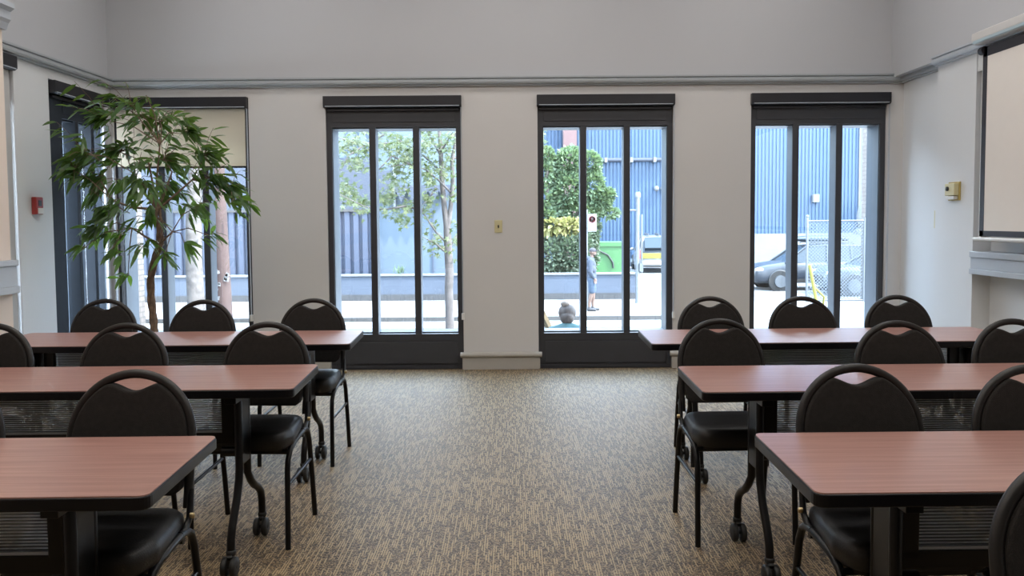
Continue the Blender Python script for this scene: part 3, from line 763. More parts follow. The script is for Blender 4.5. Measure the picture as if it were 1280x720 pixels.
# yellow leaning stand
ya = [at(1011, 330, 24.8), atz(1018, 389, GZ)]; Yy = 24.0
a1, a2, a3 = at(1012, 331, Yy), at(1017, 358, Yy), at(1022, 392, Yy)
yb = MB().tube([a1, a2, (a3.x, Yy, GZ)], .05, 8).tube([a2, at(1030, 371, Yy), (at(1032, 380, Yy).x, Yy+.2, GZ)], .03, 8)
tag(yb.build('yellow_bollard', 'yellow'), 'bent yellow post leaning in front of the chain-link fence', 'post')

# signs and poles
pp = at(733.5, 390, 23.2)
sg = empty('no_parking_sign', (pp.x, 23.2, SZ)); tag(sg, 'no-parking sign on a thin grey pole on the far sidewalk', 'sign')
def L3(px, py, Y=23.2): v = at(px, py, Y); return Vector((v.x-pp.x, Y-23.2, v.z-SZ))
MB().tube([(0, 0, 0), (0, 0, L3(733, 262).z)], .035, 10).build('pole', 'galv', sg)
c0, c1 = L3(734.5, 289.5), L3(745.5, 267.5)
MB().box(c0.x, c1.x, -.055, -.045, c0.z, c1.z).build('plate', 'signw', sg, bevel=.003)
cc_ = Vector(((c0.x+c1.x)/2, -.058, c1.z-.15)); rotx = Matrix.Rotation(R(90), 3, 'X')
MB().lathe([(.080, 0), (.080, .003), (.098, .003), (.098, 0), (.080, 0)], cc_, 28, rotx).box(cc_.x-.07, cc_.x+.07, -.063, -.058, cc_.z-.005, cc_.z+.005, Matrix.Rotation(R(45), 3, 'Y')).build('red_ring', 'signr', sg)
MB().box(cc_.x-.028, cc_.x-.010, -.0605, -.057, cc_.z-.05, cc_.z+.05).lathe([(.014, 0), (.014, .002), (.032, .002), (.032, 0), (.014, 0)], (cc_.x, -.058, cc_.z+.02), 18, rotx).build('letter_p', 'signk', sg)
ar = MB()
for sx in (-1, 1):
    ar.prism([(cc_.x+sx*.085, c0.z+.07), (cc_.x+sx*.05, c0.z+.09), (cc_.x+sx*.05, c0.z+.05)], lambda a, b, t: (a, t, b), -.059, -.056)
ar.box(cc_.x-.03, cc_.x+.03, -.059, -.056, c0.z+.065, c0.z+.075)
ar.build('arrow', 'signr', sg)
pp2 = atz(797, 379, SZ)
gp = empty('street_pole', (pp2.x, pp2.y, SZ)); tag(gp, 'galvanised street pole with cross arm at the end of the low wall', 'pole')
def L4(px, py): v = at(px, py, pp2.y); return Vector((v.x-pp2.x, 0, v.z-SZ))
zt4 = L4(797, 240).z
MB().lathe([(.085, 0), (.07, .05), (.055, zt4)], (0, 0, 0), 14).build('shaft', 'galv', gp)
MB().lathe([(.085, zt4-.16), (.085, zt4-.03), (.06, zt4)], (0, 0, 0), 14).build('cap', 'galv', gp)
MB().tube([(0, 0, L4(797, 263).z), (L4(780, 263).x, 0, L4(780, 263).z)], .03, 8).build('cross_arm', 'galv', gp)
MB().tube([(.11, -.05, .9), (.11, -.05, L4(800, 268).z)], .03, 8).box(.04, .15, -.12, -.02, .95, 1.2).build('conduit', 'galv', gp)

# utility pole and trunk in left window
q = atz(277, 400, GZ)
Yu = 17.5
up_ = empty('utility_pole', (at(281, 370, Yu).x, Yu, GZ)); tag(up_, 'reddish-brown wooden utility pole with torn paper flyers outside the left window', 'pole')
dx = at(273, 230, Yu).x-at(281, 370, Yu).x; hz = at(273, 230, Yu).z-GZ
MB().tube([(-.05*dx, 0, 0), (0, 0, .2), (dx*.5, 0, hz*.5), (dx, 0, hz), (dx*1.9, 0, hz*2.)], [.17, .165, .15, .14, .12], 18).build('shaft', 'pole', up_)
fl = MB()
random.seed(3)
for k in range(16):
    px, py = rnd(270, 274) if k < 9 else rnd(281, 286), rnd(338, 376) if k < 9 else rnd(342, 350)
    v = at(px, py, Yu-.155); x, z = v.x-up_.location.x, v.z-GZ; w_, h_ = rnd(.02, .07), rnd(.03, .09)
    fl.box(x-w_/2, x+w_/2, -.165, -.150, z-h_/2, z+h_/2, Matrix.Rotation(rnd(-.6, .6), 3, 'Y'))
v = at(270, 279, Yu); fl.box(v.x-up_.location.x-.04, v.x-up_.location.x+.04, -.17, -.14, v.z-GZ-.1, v.z-GZ+.1)
fl.build('paper_scraps', 'signw', up_)
random.seed(11)
Yt = 17.
tt = empty('street_tree', (at(246, 372, Yt).x, Yt, GZ)); tag(tt, 'thick pale mottled tree trunk outside the left window', 'tree')
MB().tube([(0, 0, -.02), (0, 0, .25), (-.02, 0, 1.), (-.04, 0, 1.8), (-.02, 0, 2.6), (.02, .05, 3.6), (.1, .1, 5.)], [.24, .19, .17, .165, .16, .14, .11], 18).build('trunk', 'trunkw', tt)
fo = MB()
for k in range(400):
    b = Vector((random.gauss(.1, .9), random.gauss(0, .9), random.gauss(4.9, .55))); leaf(fo, b, (rnd(-1, 1), rnd(-1, 1), rnd(-.8, .2)), rnd(.12, .2), rnd(.08, .12), .2, rnd(-1, 1))
fo.build('foliage', 'maple', tt)

# slender maple in window 2
def mleaf(mb, c, s, nrm, spin):
    nrm = nrm.normalized(); a = nrm.cross(Vector((0, 0, 1))); a = a.normalized() if a.length > .05 else Vector((1, 0, 0)); b = nrm.cross(a)
    c = Vector(c); vs = [c]
    rad = [.25, .95, .38, 1., .42, 1.15, .42, 1., .38, .95, .25, .15]
    for i, r_ in enumerate(rad):
        t = spin+2*math.pi*i/len(rad); vs.append(c+(a*math.cos(t)+b*math.sin(t))*s*r_+nrm*(-.15*s*r_*r_))
    mb.add(vs, [(0, i+1, (i+1) % len(rad)+1) for i in range(len(rad))])
Ym = 14.2
mt = empty('maple_tree', (at(562, 402, Ym).x, Ym, GZ)); tag(mt, 'slender sunlit street tree with bright green leaves outside the second window', 'tree')
def LM(px, py, dy=0.): v = at(px, py, Ym+dy); return Vector((v.x-mt.location.x, dy, v.z-GZ))
tk = MB()
tk.tube([(0.02, 0, -.02), LM(562, 400), LM(561, 360), LM(562, 340), LM(560, 310), LM(559, 285)], [.085, .075, .072, .075, .068, .066], 12)
tk.tube([LM(559, 287), LM(555, 255), LM(552, 220), LM(551, 190), LM(549, 160), LM(546, 120)], [.058, .046, .042, .038, .034, .03], 10)
tk.tube([LM(559, 287), LM(563, 262), LM(566, 230), LM(565, 200), LM(569, 180), LM(572, 150), LM(574, 110)], [.05, .04, .036, .032, .028, .025, .02], 10)
tk.build('trunk', 'trunk', mt)
br = [[(556, 301, 0), (545, 290, -.1), (530, 268, -.2), (522, 256, -.3), (500, 245, -.5)],
      [(560, 318, 0), (545, 305, -.2), (528, 296, -.3)], [(551, 195, 0), (543, 180, .2), (534, 165, .3), (525, 140, .4)],
      [(563, 240, 0), (548, 225, -.3), (532, 212, -.4), (512, 205, -.5), (485, 208, -.6)],
      [(528, 262, -.25), (505, 258, -.4), (480, 262, -.6), (455, 258, -.8), (425, 243, -.9)],
      [(552, 215, 0), (530, 195, .3), (505, 178, .5), (480, 168, .7), (455, 155, .8)], [(512, 205, -.5), (490, 195, -.5), (475, 210, -.6), (462, 222, -.6)],
      [(505, 178, .5), (470, 180, .3), (440, 178, .2), (418, 170, 0)], [(562, 310, 0), (568, 300, .2), (574, 290, .3), (580, 270, .4)],
      [(480, 168, .7), (450, 185, .2), (435, 195, 0), (425, 215, -.1)], [(551, 190, 0), (560, 175, -.3), (566, 165, -.4)],
      [(545, 235, 0), (535, 250, -.2), (525, 258, -.3)], [(565, 200, 0), (580, 190, .2), (600, 180, .3), (625, 175, .4)], [(546, 130, 0), (600, 120, .2), (640, 140, .2), (668, 178, .3)]]
bm2 = MB(); ml = MB()
for b in br:
    P_ = [LM(x, y, d) for x, y, d in b]
    bm2.tube(P_, [.022-.016*i/(len(P_)-1) for i in range(len(P_))], 6)
    for i in range(len(P_)-1):
        for k in range(24 if i > 0 else 8):
            t = random.random(); c = P_[i].lerp(P_[i+1], t)+Vector((random.gauss(0, .11), random.gauss(0, .25), random.gauss(-.04, .10)))
            mleaf(ml, c, rnd(.05, .085), Vector((rnd(-.7, .7), rnd(-1, .1), rnd(.2, 1.2))), rnd(0, 6))
for (cx, cy, sx, sy, n) in ((437, 178, 22, 12, 100), (447, 205, 12, 9, 60), (430, 240, 14, 11, 110), (452, 250, 10, 8, 60), (490, 178, 25, 13, 170), (510, 200, 18, 16, 130), (500, 230, 20, 14, 60), (482, 248, 14, 14, 80), (505, 275, 10, 8, 40), (530, 180, 12, 15, 90), (560, 180, 14, 14, 70), (537, 220, 9, 14, 70), (535, 250, 7, 8, 40), (560, 210, 12, 18, 60), (570, 300, 4, 6, 16), (568, 245, 5, 10, 24), (545, 300, 4, 2, 5), (676, 175, 5, 14, 40), (500, 140, 60, 15, 150)):
    for k in range(n):
        mleaf(ml, LM(random.gauss(cx, sx*.6), random.gauss(cy, sy*.6), rnd(-.8, .8)), rnd(.05, .085), Vector((rnd(-.7, .7), rnd(-1, .1), rnd(.2, 1.2))), rnd(0, 6))
bm2.build('branches', 'trunk', mt); ml.build('foliage', 'maple', mt)

# conifers and shrubs behind the planter wall
def clump(name, label, cat, blobs, Y, m, size=.12, trunk=None, seed=1, up=.3, dens=1.):
    random.seed(seed)
    bx = at(blobs[0][0], 300, Y).x; o = empty(name, (bx, Y, SZ)); tag(o, label, cat)
    mb = MB()
    for (px, py, rx, ry, n) in blobs:
        for k in range(int(n*dens)):
            th, ph = rnd(0, 2*math.pi), math.acos(rnd(-1, 1)); rr = rnd(.72, 1.02)
            v = at(px, py, Y); sx, sz = rx*Y/F, ry*Y/F; sy = min(sx, sz)*.9
            d = Vector((math.sin(ph)*math.cos(th), math.sin(ph)*math.sin(th), math.cos(ph)))
            b = Vector((v.x-bx+d.x*sx*rr, d.y*sy*rr, v.z-SZ+d.z*sz*rr))
            leaf(mb, b, d+Vector((rnd(-.5, .5), rnd(-.5, .5), rnd(-.3, .5)+up)), size*rnd(.7, 1.3), size*.6, .2, rnd(-1.5, 1.5))
    mb.build('foliage', m, o)
    tk = MB()
    for t in (trunk or [[(blobs[0][0], 345), (blobs[0][0], blobs[0][1])]]):
        tk.tube([(at(x, y, Y).x-bx, 0, max(at(x, y, Y).z-SZ, -.02) if i else 0.0) for i, (x, y) in enumerate(t)], .06, 8)
    tk.build('trunk', 'trunk', o)
clump('conifer_tree', 'large rounded conifer behind the planter wall in the third window', 'tree',
      [(712, 205, 16, 20, 700), (738, 205, 11, 14, 350), (710, 235, 19, 25, 900), (738, 230, 14, 18, 450), (748, 250, 15, 9, 350), (720, 262, 22, 14, 500), (740, 262, 14, 8, 200), (757, 243, 10, 6, 150), (762, 266, 10, 4, 120)], 27.2, 'conif', .17, [[(722, 350), (722, 200)]], seed=5, dens=1.8)
clump('slim_conifer', 'slim young conifer at the left edge of the third window', 'tree',
      [(683, 195, 7, 9, 220), (681, 215, 8, 14, 260), (679, 245, 9, 22, 260), (680, 268, 12, 12, 200)], 27.0, 'conif', .18, [[(684, 350), (684, 190)]], seed=6, dens=1.4)
clump('golden_shrub', 'yellow-leaved shrub layer below the large conifer', 'shrub',
      [(690, 283, 14, 6, 150), (710, 284, 14, 7, 170), (725, 281, 8, 5, 60)], 26.7, 'gold_leaf', .24, [[(700, 350), (700, 285)]], seed=7, up=-.3)
clump('trailing_shrub', 'grey-green bushy shrub spilling over the planter wall', 'shrub',
      [(690, 318, 18, 22, 900), (710, 315, 18, 26, 900), (726, 305, 12, 24, 500), (700, 338, 18, 10, 350)], 26.75, 'shrub', .16, [[(705, 350), (705, 320)]], seed=8)
clump('climbing_shrub', 'dark green climber column behind the no-parking sign', 'shrub',
      [(739, 285, 9, 22, 450), (738, 315, 8, 25, 400)], 27.3, 'shrub', .16, [[(739, 350), (739, 290)]], seed=9)
random.seed(10)
wd = MB()
wp = at(500, 343, 26.15)
for k in range(24): leaf(wd, Vector((wp.x+random.gauss(0, .1), 26.15+rnd(-.05, .05), z_t+.05)), (rnd(-.6, .6), rnd(-.3, .3), rnd(.5, 1.5)), rnd(.1, .4), .04, .1, 0)
tag(wd.build('weed', 'conif'), 'small green weed growing on top of the low wall', 'plant')

# green container
Yg = 31.
gc = empty('green_container', (at(762, 337, Yg).x, Yg, GZ)); tag(gc, 'bright green metal container behind the low wall', 'container')
x0g, x1g = at(735, 320, Yg).x-gc.location.x, at(783, 320, Yg).x-gc.location.x; ztg = at(760, 304, Yg).z-GZ
MB().box(x0g, x1g, 0, 1.6, .12, ztg).build('bin_body', 'green', gc, bevel=.02)
rb = MB()
for k in range(1): rb.box(x0g-.03, x1g+.03, -.05, 1.65, ztg-.12, ztg+.03)
rb.box(x0g-.03, x1g+.03, -.05, 0.02, .1, .22)
rb.build('rim', 'green', gc)
vs = MB()
cg = L_ = Vector((at(754, 325, Yg-.03).x-gc.location.x, -.03, at(754, 325, Yg-.03).z-GZ))
vs.lathe([(.36, 0), (.36, .02), (.44, .02), (.44, 0)], (cg.x, -.02, cg.z-.1), 24, Matrix.Rotation(R(90), 3, 'X'))
MB().tube([(cg.x-.55, -.05, cg.z+.18), (cg.x-.45, -.05, cg.z+.26), (cg.x-.1, -.05, cg.z+.32), (cg.x+.18, -.05, cg.z+.18), (cg.x+.36, -.05, cg.z-.1), (cg.x+.38, -.05, cg.z-.3)], .035, 6).build('lifting_hoop', 'lowbase', gc)
for sx in (x0g+.2, x1g-.2):
    MB().lathe([(.09, -.03), (.09, .03)], (sx, .3, .09), 14, Matrix.Rotation(R(90), 3, 'Y')).build('wheel', 'rubber', gc)

# ------------------------------------------------------------------ CARS
def loft(mb, secs, smooth=True):
    n = len(secs[0]); vs = [v for s in secs for v in s]
    fs = [(i*n+k, i*n+(k+1) % n, (i+1)*n+(k+1) % n, (i+1)*n+k) for i in range(len(secs)-1) for k in range(n)]
    mb.add(vs, fs, smooth); mb.add(secs[0], [tuple(range(n-1, -1, -1))]); mb.add(secs[-1], [tuple(range(n))])
def car(name, label, loc, rz, paint, kind='suv', box=False):
    o = empty(name, loc, rz); tag(o, label, 'car')
    Lh = 2.3; hb = 1.0 if kind != 'sedan' else .92; roof = {'suv': 1.62, 'sedan': 1.45, 'truck': 1.78}[kind]
    # stations: x, halfwidth, zbot, zbelt
    S = [(-2.30, .62, .42, .62), (-2.24, .78, .28, .78), (-2.05, .88, .24, .90), (-1.6, .92, .24, .97), (-1.05, .93, .24, hb+.06), (0, .94, .24, hb+.06), (1.2, .94, .24, hb+.09), (1.9, .92, .26, hb+.10), (2.2, .88, .30, hb+.05), (2.3, .80, .40, hb-.1)]
    def sec(x, w, zb, zt): return [(x, -w*.93, zb), (x, -w, zb+.15), (x, -w, (zb+zt)/2+.05), (x, -w*.95, zt-.05), (x, -w*.82, zt), (x, 0, zt+.03), (x, w*.82, zt), (x, w*.95, zt-.05), (x, w, (zb+zt)/2+.05), (x, w, zb+.15), (x, w*.93, zb), (x, 0, zb)]
    b = MB(); loft(b, [sec(*s) for s in S]); b.build('body', paint, o, subsurf=1)
    # greenhouse
    bk = {'suv': 2.15, 'sedan': 1.75, 'truck': 2.22}[kind]
    A = [(-1.15, .80, hb), (-.35, .66, roof-.05), (.3, .68, roof), (1.2, .68, roof-.01), (bk-.35, .64, roof-.06), (bk, .72, hb+.05)]
    g = MB(); secs = []
    for x, w, zt in A: secs.append([(x, -.84, hb), (x, -w, zt), (x, 0, zt+.03), (x, w, zt), (x, .84, hb), (x, 0, hb-.05)])
    loft(g, secs, False); g.build('window_glass', 'carglass', o, bevel=.02)
    rf = MB(); rsec = []
    for x, w, zt in A[1:5]: rsec.append([(x, -w-.02, zt-.015), (x, -w+.03, zt+.025), (x, 0, zt+.05), (x, w-.03, zt+.025), (x, w+.02, zt-.015), (x, 0, zt-.03)])
    loft(rf, rsec); rf.build('roof', paint, o)
    pil = MB()
    for sy in (-1, 1):
        pil.tube([(-1.2, sy*.83, hb+.0), (-.38, sy*.68, roof-.03)], .035, 6)
        pil.tube([(.3, sy*.86, hb), (.35, sy*.69, roof-.01)], .04, 6)
        pil.tube([(1.2, sy*.86, hb), (1.2, sy*.69, roof-.01)], .04, 6)
        pil.tube([(bk-.02, sy*.80, hb+.04), (bk-.38, sy*.66, roof-.05)], .06, 6)
    pil.build('pillar', paint, o)
    for sy in (-1, 1):
        for x in (-1.42, 1.38):
            rt = Matrix.Rotation(R(90)*sy, 3, 'X')
            wh = MB().lathe([(.2, -.11), (.33, -.11), (.345, -.08), (.345, .08), (.33, .11), (.2, .11)], (x, sy*.84, .345), 28, rt).build('wheel', 'rubber', o)
            rm = MB().lathe([(.215, -.09), (.225, .0), (.225, .012), (.2, .012), (.2, -.05)], (x, sy*.95, .345), 28, rt)
            for q in range(5):
                a = q*2*math.pi/5; rr = Matrix.Rotation(a, 3, 'Y')
                rm.box(x-.035, x+.035, sy*.95-.012, sy*.95+.012, .345+.02, .345+.22, rr, (x, sy*.95, .345))
            rm.build('rim', 'galv', wh)
            MB().lathe([(.39, -.02), (.42, .0), (.42, .015), (.37, .015)], (x, sy*.94, .345), 28, rt).build('wheel_arch', 'rubber', o)
        MB().ball((-.95, sy*.98, hb+.08), .1, 12, 8, (.7, 1.1, .7)).build('mirror', paint, o)
        MB().ball((-2.08, sy*.70, .76), .16, 12, 8, (1.1, 1.0, .5)).build('headlamp', 'lampw', o)
        MB().box(2.2, 2.315, sy*.82-.08, sy*.82+.08, hb-.28, hb+.12).build('tail_lamp', 'tail', o, bevel=.02)
        MB().box(-1.0, 1.0, sy*.945-.012, sy*.945+.012, .30, .42).build('side_skirt', 'rubber', o, bevel=.005)
    MB().box(-2.325, -2.25, -.5, .5, .45, .66).build('grille', 'rubber', o, bevel=.02)
    MB().box(2.27, 2.35, -.72, .72, .42, .60).build('rear_bumper', 'alu' if kind == 'truck' else paint, o, bevel=.02)
    if box:
        for sy in (-.5, .5): MB().tube([(-.2, sy, roof+.05), (-.15, sy, roof+.1), (1.35, sy, roof+.1), (1.4, sy, roof+.03)], .02, 6).build('roof_rail', 'rubber', o)
        rb = MB(); loft(rb, [[(x, w*math.cos(a), roof+.22+h*math.sin(a)) for a in [2*math.pi*i/12 for i in range(12)]] for x, w, h in ((-.75, .15, .02), (-.6, .32, .07), (-.2, .40, .12), (.9, .40, .12), (1.3, .34, .09), (1.4, .2, .04))])
        rb.build('roof_box', 'carglass', o)
    if kind == 'truck':
        MB().box(2.305, 2.33, -.78, .78, hb-.28, hb-.02).box(1.2, 2.2, -.962, -.948, hb-.3, hb-.05).box(1.2, 2.2, .948, .962, hb-.3, hb-.05).build('yellow_stripe', 'yellow', o)
        MB().box(1.9, 2.28, -.62, .62, hb+.10, roof-.14, Matrix.Rotation(R(-32), 3, 'Y')).build('rear_window', 'carglass', o)
        for y in (-.4, .1, .5): MB().box(-.3, 1.9, y-.02, y+.02, roof+.05, roof+.14).build('roof_bar', 'galv', o)
    return o
pA = atz(1018, 352, GZ)
car('suv', 'charcoal SUV with a roof box parked behind the chain-link fence', (at(1012, 352, 30.6).x, 30.6, GZ), R(1), 'carA', 'suv', True)
pC = atz(1090, 366, GZ)
car('sedan', 'silver-grey car parked nearest the fence, cut off by the brick pier', (at(1107, 366, 28.2).x, 28.2, GZ), R(-2), 'carC', 'sedan')
pT = atz(822, 341, GZ)
car('pickup_truck', 'white and yellow work truck parked facing away in the third window', (at(826, 330, 40).x, 42.2, GZ), R(-90-4), 'carW', 'truck')

# ------------------------------------------------------------------ PEOPLE
def chain(mb, pts):     # [(x,y,z,r),...]
    for i, p in enumerate(pts):
        mb.ball(p[:3], p[3], 14, 8)
        if i:
            a = pts[i-1]; mb.tube([a[:3], p[:3]], [a[3], p[3]], 14)
def hand(mb, w, d, side, curl=.5, s=1.):
    # w wrist position, d pointing direction (unit), side direction thumb leaves to
    w, d, side = Vector(w), Vector(d).normalized(), Vector(side).normalized(); n = d.cross(side)
    side = (side-d*side.dot(d)).normalized()
    for k in range(4):
        o = side*(.030-.020*k)*s; base = w+d*.02*s+o*.6; kn = w+d*.085*s+o
        L = (.068, .076, .070, .055)[k]*s
        m1 = kn+d*L*.5+n*curl*L*.25; tp = m1+d*L*.4+n*curl*L*.6
        chain(mb, [(*base, .014*s), (*kn, .0125*s), (*m1, .009*s), (*tp, .0075*s)])
    t0 = w+side*.015*s; t1 = w+side*.045*s+d*.045*s; t2 = t1+side*.012*s+d*.035*s
    chain(mb, [(*t0, .014*s), (*t1, .011*s), (*t2, .009*s)])
def head(mb, c, face, k=1.):   # c centre of skull, face direction (unit xy)
    c = Vector(c); f = Vector(face).normalized(); s = Vector((-f.y, f.x, 0))
    mb.ball(c, .088*k, 18, 12, (1, 1, 1.12)); mb.ball(c-f*.015*k+Vector((0, 0, .01)), .090*k, 18, 12)
    mb.ball(c+f*.030*k+Vector((0, 0, -.055*k)), .062*k, 14, 10, (1, 1, 1.1))
    mb.ball(c+f*.055*k+Vector((0, 0, -.098*k)), .028*k, 12, 8)     # chin
    mb.tube([c+f*.085*k+Vector((0, 0, .005)), c+f*.112*k+Vector((0, 0, -.035*k))], [.008*k, .016*k], 8)
    mb.ball(c+f*.108*k+Vector((0, 0, -.035*k)), .014*k, 8, 6)
    mb.ball(c+f*.088*k+Vector((0, 0, -.066*k)), .018*k, 10, 6, (1, 1, .5))
    mb.ball(c+f*.080*k+Vector((0, 0, .022*k)), .030*k, 10, 6, (1, 1, .35))
    for q in (-1, 1): mb.ball(c+s*q*.088*k-f*.005+Vector((0, 0, -.015*k)), .024*k, 8, 6, (.6, .6, 1.2))
mp_ = atz(739.5, 388.5, SZ)
mn = empty('walking_man', (mp_.x, mp_.y, SZ)); mn.name = 'person'; tag(mn, 'person in slate hoodie, cap and blue shorts standing side-on on the far sidewalk', 'person')
bd = MB()
# faces +X; y negative is nearer the camera (right side of body)
chain(bd, [(0, 0, .90, .125), (-.01, 0, 1.02, .12), (-.02, 0, 1.16, .125), (-.03, 0, 1.30, .125), (-.02, 0, 1.40, .08), (.005, 0, 1.47, .055), (.02, 0, 1.53, .052)])
chain(bd, [(-.03, -.09, 1.36, .085), (-.03, .09, 1.36, .085)]); chain(bd, [(0, -.07, .90, .11), (0, .07, .90, .11)])
head(bd, (.035, 0, 1.62), (1, -.15, 0), .95)
for sy, fx in ((-1, -.05), (1, .06)):
    chain(bd, [(0, sy*.085, .88, .095), (.02+fx*.3, sy*.09, .66, .075), (.025+fx*.5, sy*.09, .48, .055), (.0+fx*.8, sy*.09, .36, .056), (-.02+fx, sy*.09, .22, .042), (-.02+fx, sy*.09, .09, .035)])
    chain(bd, [(-.03+fx, sy*.09, .05, .035), (.05+fx, sy*.095, .045, .034), (.13+fx, sy*.10, .03, .025)])
    el = (-.05, sy*.215, 1.10); wr = (.06, sy*.20, .90) if sy < 0 else (.09, sy*.17, .93)
    chain(bd, [(-.03, sy*.165, 1.37, .056), (-.045, sy*.205, 1.24, .046), (*el, .038), (.0, sy*.21, 1.0, .034), (*wr, .025)])
    hand(bd, wr, (.25, 0, -1), (1, 0, .1), .5, .95)
bd.build('body', 'skin', mn, remesh=.0075, smooth_iter=4)
hd = MB()
chain(hd, [(0, 0, .93, .14), (-.01, 0, 1.02, .145), (-.02, 0, 1.16, .15), (-.03, 0, 1.30, .148), (-.025, 0, 1.39, .105)])
chain(hd, [(0, -.07, .94, .12), (0, .07, .94, .12)]); chain(hd, [(-.02, -.08, 1.15, .13), (-.02, .08, 1.15, .13)]); chain(hd, [(-.03, -.10, 1.355, .10), (-.03, .10, 1.355, .10)])
chain(hd, [(-.09, -.05, 1.44, .06), (-.11, 0, 1.46, .065), (-.09, .05, 1.44, .06)]); chain(hd, [(-.05, -.075, 1.45, .04), (.03, -.06, 1.44, .035), (.06, 0, 1.42, .03), (.03, .06, 1.44, .035), (-.05, .075, 1.45, .04)])
for sy in (-1, 1):
    wr = (.045, sy*.203, .93) if sy < 0 else (.07, sy*.178, .96)
    chain(hd, [(-.03, sy*.165, 1.37, .072), (-.045, sy*.205, 1.24, .063), (-.05, sy*.215, 1.10, .055), (.0, sy*.21, 1.0, .048), (*wr, .038)])
hd.build('hoodie', 'hood', mn, remesh=.009)
sh = MB(); chain(sh, [(0, -.06, .90, .125), (0, .06, .90, .125)])
for sy, fx in ((-1, -.05), (1, .06)): chain(sh, [(0, sy*.08, .86, .115), (.02+fx*.3, sy*.09, .66, .100), (.025+fx*.45, sy*.09, .56, .092)])
sh.build('shorts', 'shorts', mn, remesh=.009)
for sy, fx in ((-1, -.05), (1, .06)):
    s_ = MB(); chain(s_, [(-.045+fx, sy*.09, .045, .045), (.04+fx, sy*.095, .045, .045), (.14+fx, sy*.10, .035, .035)]); chain(s_, [(-.025+fx, sy*.09, .075, .045), (-.02+fx, sy*.09, .10, .042)])
    s_.build('shoe', 'shoe', mn, remesh=.008)
cp = MB(); cp.ball((.03, 0, 1.655), .098, 18, 12, (1, .92, .85)); cp.prism(rounded([(.08, -.07), (.19, -.05), (.19, .05), (.08, .07)], .03), lambda a, b, t: (a, b, t), 1.650, 1.662)
cp.build('cap', 'cap', mn)
bdm = MB(); bdm.ball((.075, -.01, 1.545), .052, 12, 8, (1, 1.1, .9)); bdm.build('beard', 'hair', mn)

# seated person outside the third window, seen from behind
sx_ = at(709, 405, 9.6)
zsh = at(707, 408, 9.6).z; hb_ = zsh-.57-.45-GZ
ps = empty('person', (sx_.x, 9.6, GZ+hb_)); tag(ps, 'person with a hair bun and teal top sitting low just outside the third window', 'person')
hz_ = at(709, 393.5, 9.6).z-GZ-hb_; q = .45
bd = MB()
chain(bd, [(0, 0, q+.08, .13), (0, 0, q+.22, .12), (0, .01, q+.40, .125), (0, .01, q+.50, .10), (0.0, .04, q+.59, .055), (0.005, .07, hz_-.06, .055)])
chain(bd, [(-.12, .01, q+.50, .065), (.12, .01, q+.50, .065)]); chain(bd, [(-.09, 0, q+.07, .11), (.09, 0, q+.07, .11)])
head(bd, (.01, .08, hz_), (.45, 1, 0), .98)
for s2 in (-1, 1):
    chain(bd, [(s2*.09, .02, q+.06, .09), (s2*.13, .25, q+.10, .075), (s2*.13, .42, q+.10, .058), (s2*.12, .46, q-.10, .052), (s2*.12, .44, .12, .038)])
    chain(bd, [(s2*.12, .43, .05, .036), (s2*.125, .53, .04, .032), (s2*.13, .60, .03, .022)])
    chain(bd, [(s2*.165, .01, q+.51, .052), (s2*.21, .06, q+.30, .042), (s2*.20, .10, q+.22, .037), (s2*.15, .24, q+.19, .030), (s2*.11, .30, q+.20, .024)])
    hand(bd, (s2*.11, .30, q+.20), (-s2*.3, 1, -.2), (-s2, 0, .6), .5, .9)
bd.build('body', 'skin', ps, remesh=.0075, smooth_iter=4)
tp = MB()
chain(tp, [(0, 0, q+.10, .15), (0, 0, q+.25, .145), (0, .01, q+.40, .145), (0, .01, q+.50, .115)])
chain(tp, [(-.13, .01, q+.505, .078), (0, .0, q+.55, .075), (.13, .01, q+.505, .078)]); chain(tp, [(-.07, 0, q+.35, .12), (.07, 0, q+.35, .12)])
for s2 in (-1, 1): chain(tp, [(s2*.165, .01, q+.51, .068), (s2*.21, .06, q+.30, .058), (s2*.20, .10, q+.22, .05), (s2*.16, .21, q+.19, .042)])
tp.build('top', 'teal', ps, remesh=.009)
jn = MB(); chain(jn, [(-.08, 0, q+.08, .125), (.08, 0, q+.08, .125)])
for s2 in (-1, 1): chain(jn, [(s2*.09, .02, q+.06, .105), (s2*.13, .25, q+.10, .09), (s2*.13, .43, q+.10, .073), (s2*.12, .46, q-.10, .066), (s2*.12, .44, .14, .055)])
jn.build('trousers', 'jean', ps, remesh=.009)
hr = MB(); hr.ball((.005, .062, hz_+.018), .105, 20, 14, (1, 1, 1.05)); hr.ball((0, .02, hz_-.035), .085, 16, 10)
hr.build('hair', 'hair', ps, remesh=.007)
MB().ball((-.022, .035, hz_+.125), .048, 16, 10, (1.1, 1, .85)).build('hair_bun', 'hairb', ps)
st(MB().box(sx_.x-1.2, sx_.x+1.2, 9.2, 10.6, GZ, GZ+hb_).build('step', 'walk', bevel=.01))
bn = empty('bench', (sx_.x-.1, 9.58, GZ+hb_)); tag(bn, 'low bench under the seated person outside the third window', 'bench')
MB().box(-.75, .75, -.17, .22, q-.09, q-.045).build('seat', 'wood', bn, bevel=.01)
for s2 in (-.65, .65): MB().box(s2-.04, s2+.04, -.15, .20, 0, q-.09).build('leg', 'galv', bn, bevel=.005)
p0, p1 = at(677, 391, 9.9), at(690, 418, 9.9)
d = (p1-p0); p2 = p1+d*((p1.z-GZ)/-d.z)
pk = MB().tube([(p0-d*.25), Vector((p2.x, 9.9, GZ+.01))], .042, 4, sy=.4, smooth=False)
tag(pk.build('wooden_plank', 'wood'), 'tan wooden plank leaning beside the seated person outside', 'plank')

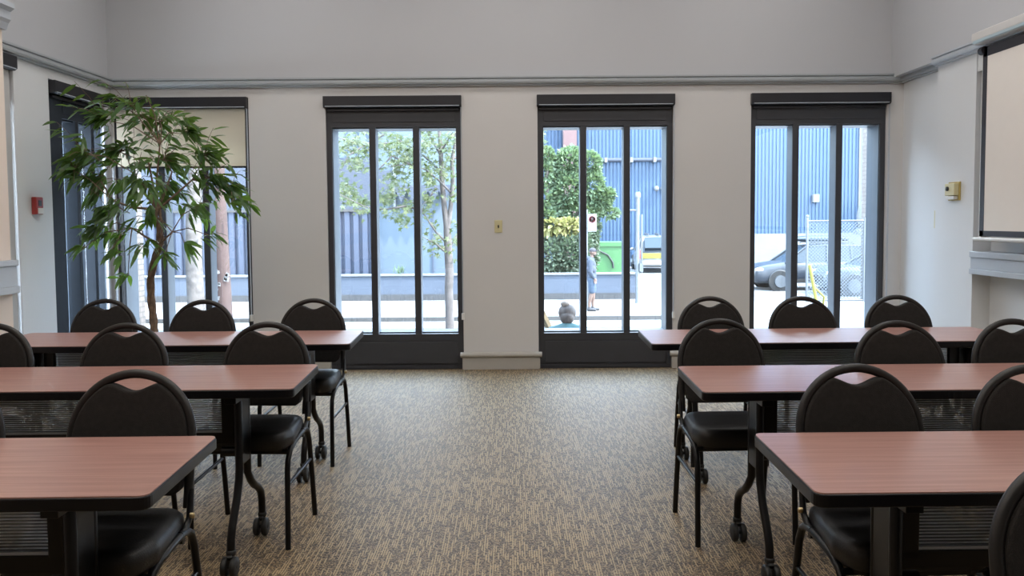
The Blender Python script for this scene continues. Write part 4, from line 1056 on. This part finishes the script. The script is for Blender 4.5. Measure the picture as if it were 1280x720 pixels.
# ------------------------------------------------------------------ LIGHT
def area(name, loc, sx, sy, power, col, rot=(0, 0, 0)):
    l = bpy.data.lights.new(name, 'AREA'); l.shape = 'RECTANGLE'; l.size = sx; l.size_y = sy; l.energy = power; l.color = col
    o = bpy.data.objects.new(name, l); COL.objects.link(o); o.location = loc; o.rotation_euler = rot; return o
M['diff'] = emis('light_diffuser', (1, .95, .88), 3.)
cl0 = None
for j, y in enumerate((.6, 2.7, 4.8, 6.6)):  # unseen ceiling panels with area lamps, added to light the room
    for i, x in enumerate((-2.2, 0, 2.2)):
        if cl0 is None:
            cl0 = r = empty('added_ceiling_light', (x, y, ZC)); MB().box(-.62, .62, -.32, .32, -.05, 0).build('frame', 'white', r, bevel=.004); MB().box(-.58, .58, -.28, .28, -.054, -.05).build('diffuser', 'diff', r)
        else: r = copy_tree(cl0); r.location = (x, y, ZC)
        tag(r, 'unseen rectangular ceiling light panel added to brighten the room above the tables', 'ceiling light', 'added ceiling light panels')
        area('added_ceiling_lamp', (x, y, ZC-.07), 1.1, .5, (13, 13, 16, 7)[j], (1, .92, .82) if y < 3 else (1, .97, .95))
sun = bpy.data.lights.new('sun', 'SUN'); sun.energy = 17; sun.angle = R(1.); sun.color = (1, .96, .9)
so = bpy.data.objects.new('sun', sun); COL.objects.link(so)
so.rotation_euler = Vector((-.55, .30, -.80)).to_track_quat('-Z', 'Y').to_euler()
wo = bpy.data.worlds.new('sky'); scn.world = wo; wo.use_nodes = True
nt = wo.node_tree; bg = nt.nodes['Background']
tc = nt.nodes.new('ShaderNodeTexCoord'); sp = nt.nodes.new('ShaderNodeSeparateXYZ'); nt.links.new(tc.outputs['Generated'], sp.inputs[0])
rp = nt.nodes.new('ShaderNodeValToRGB'); e = rp.color_ramp.elements
e[0].position = 0.; e[0].color = (.82, .91, 1., 1); e[1].position = .8; e[1].color = (.55, .75, 1., 1)
nt.links.new(sp.outputs['Z'], rp.inputs['Fac']); nt.links.new(rp.outputs['Color'], bg.inputs['Color']); bg.inputs['Strength'].default_value = 18.

# ------------------------------------------------------------------ CAMERA
cam = bpy.data.cameras.new('camera'); co = bpy.data.objects.new('camera', cam); COL.objects.link(co)
cam.sensor_width = 36; cam.lens = F/1280*36; cam.shift_y = (PY-360)/1280; cam.clip_start = .05; cam.clip_end = 300
def tocam():
    r = ray(640, PY); f = Vector(r); # forward
    rx = Vector(ray(641, PY))-f; uy = Vector(ray(640, PY-1))-f
    rx.normalize(); uy.normalize(); f.normalize()
    return Matrix((rx, uy, -f)).transposed().to_4x4()
co.matrix_world = Matrix.Translation((0, 0, H)) @ tocam()
scn.camera = co

scn.view_settings.view_transform = 'Standard'; scn.view_settings.look = 'None'; scn.view_settings.exposure = 0; scn.view_settings.gamma = 1
scn.view_settings.use_curve_mapping = False
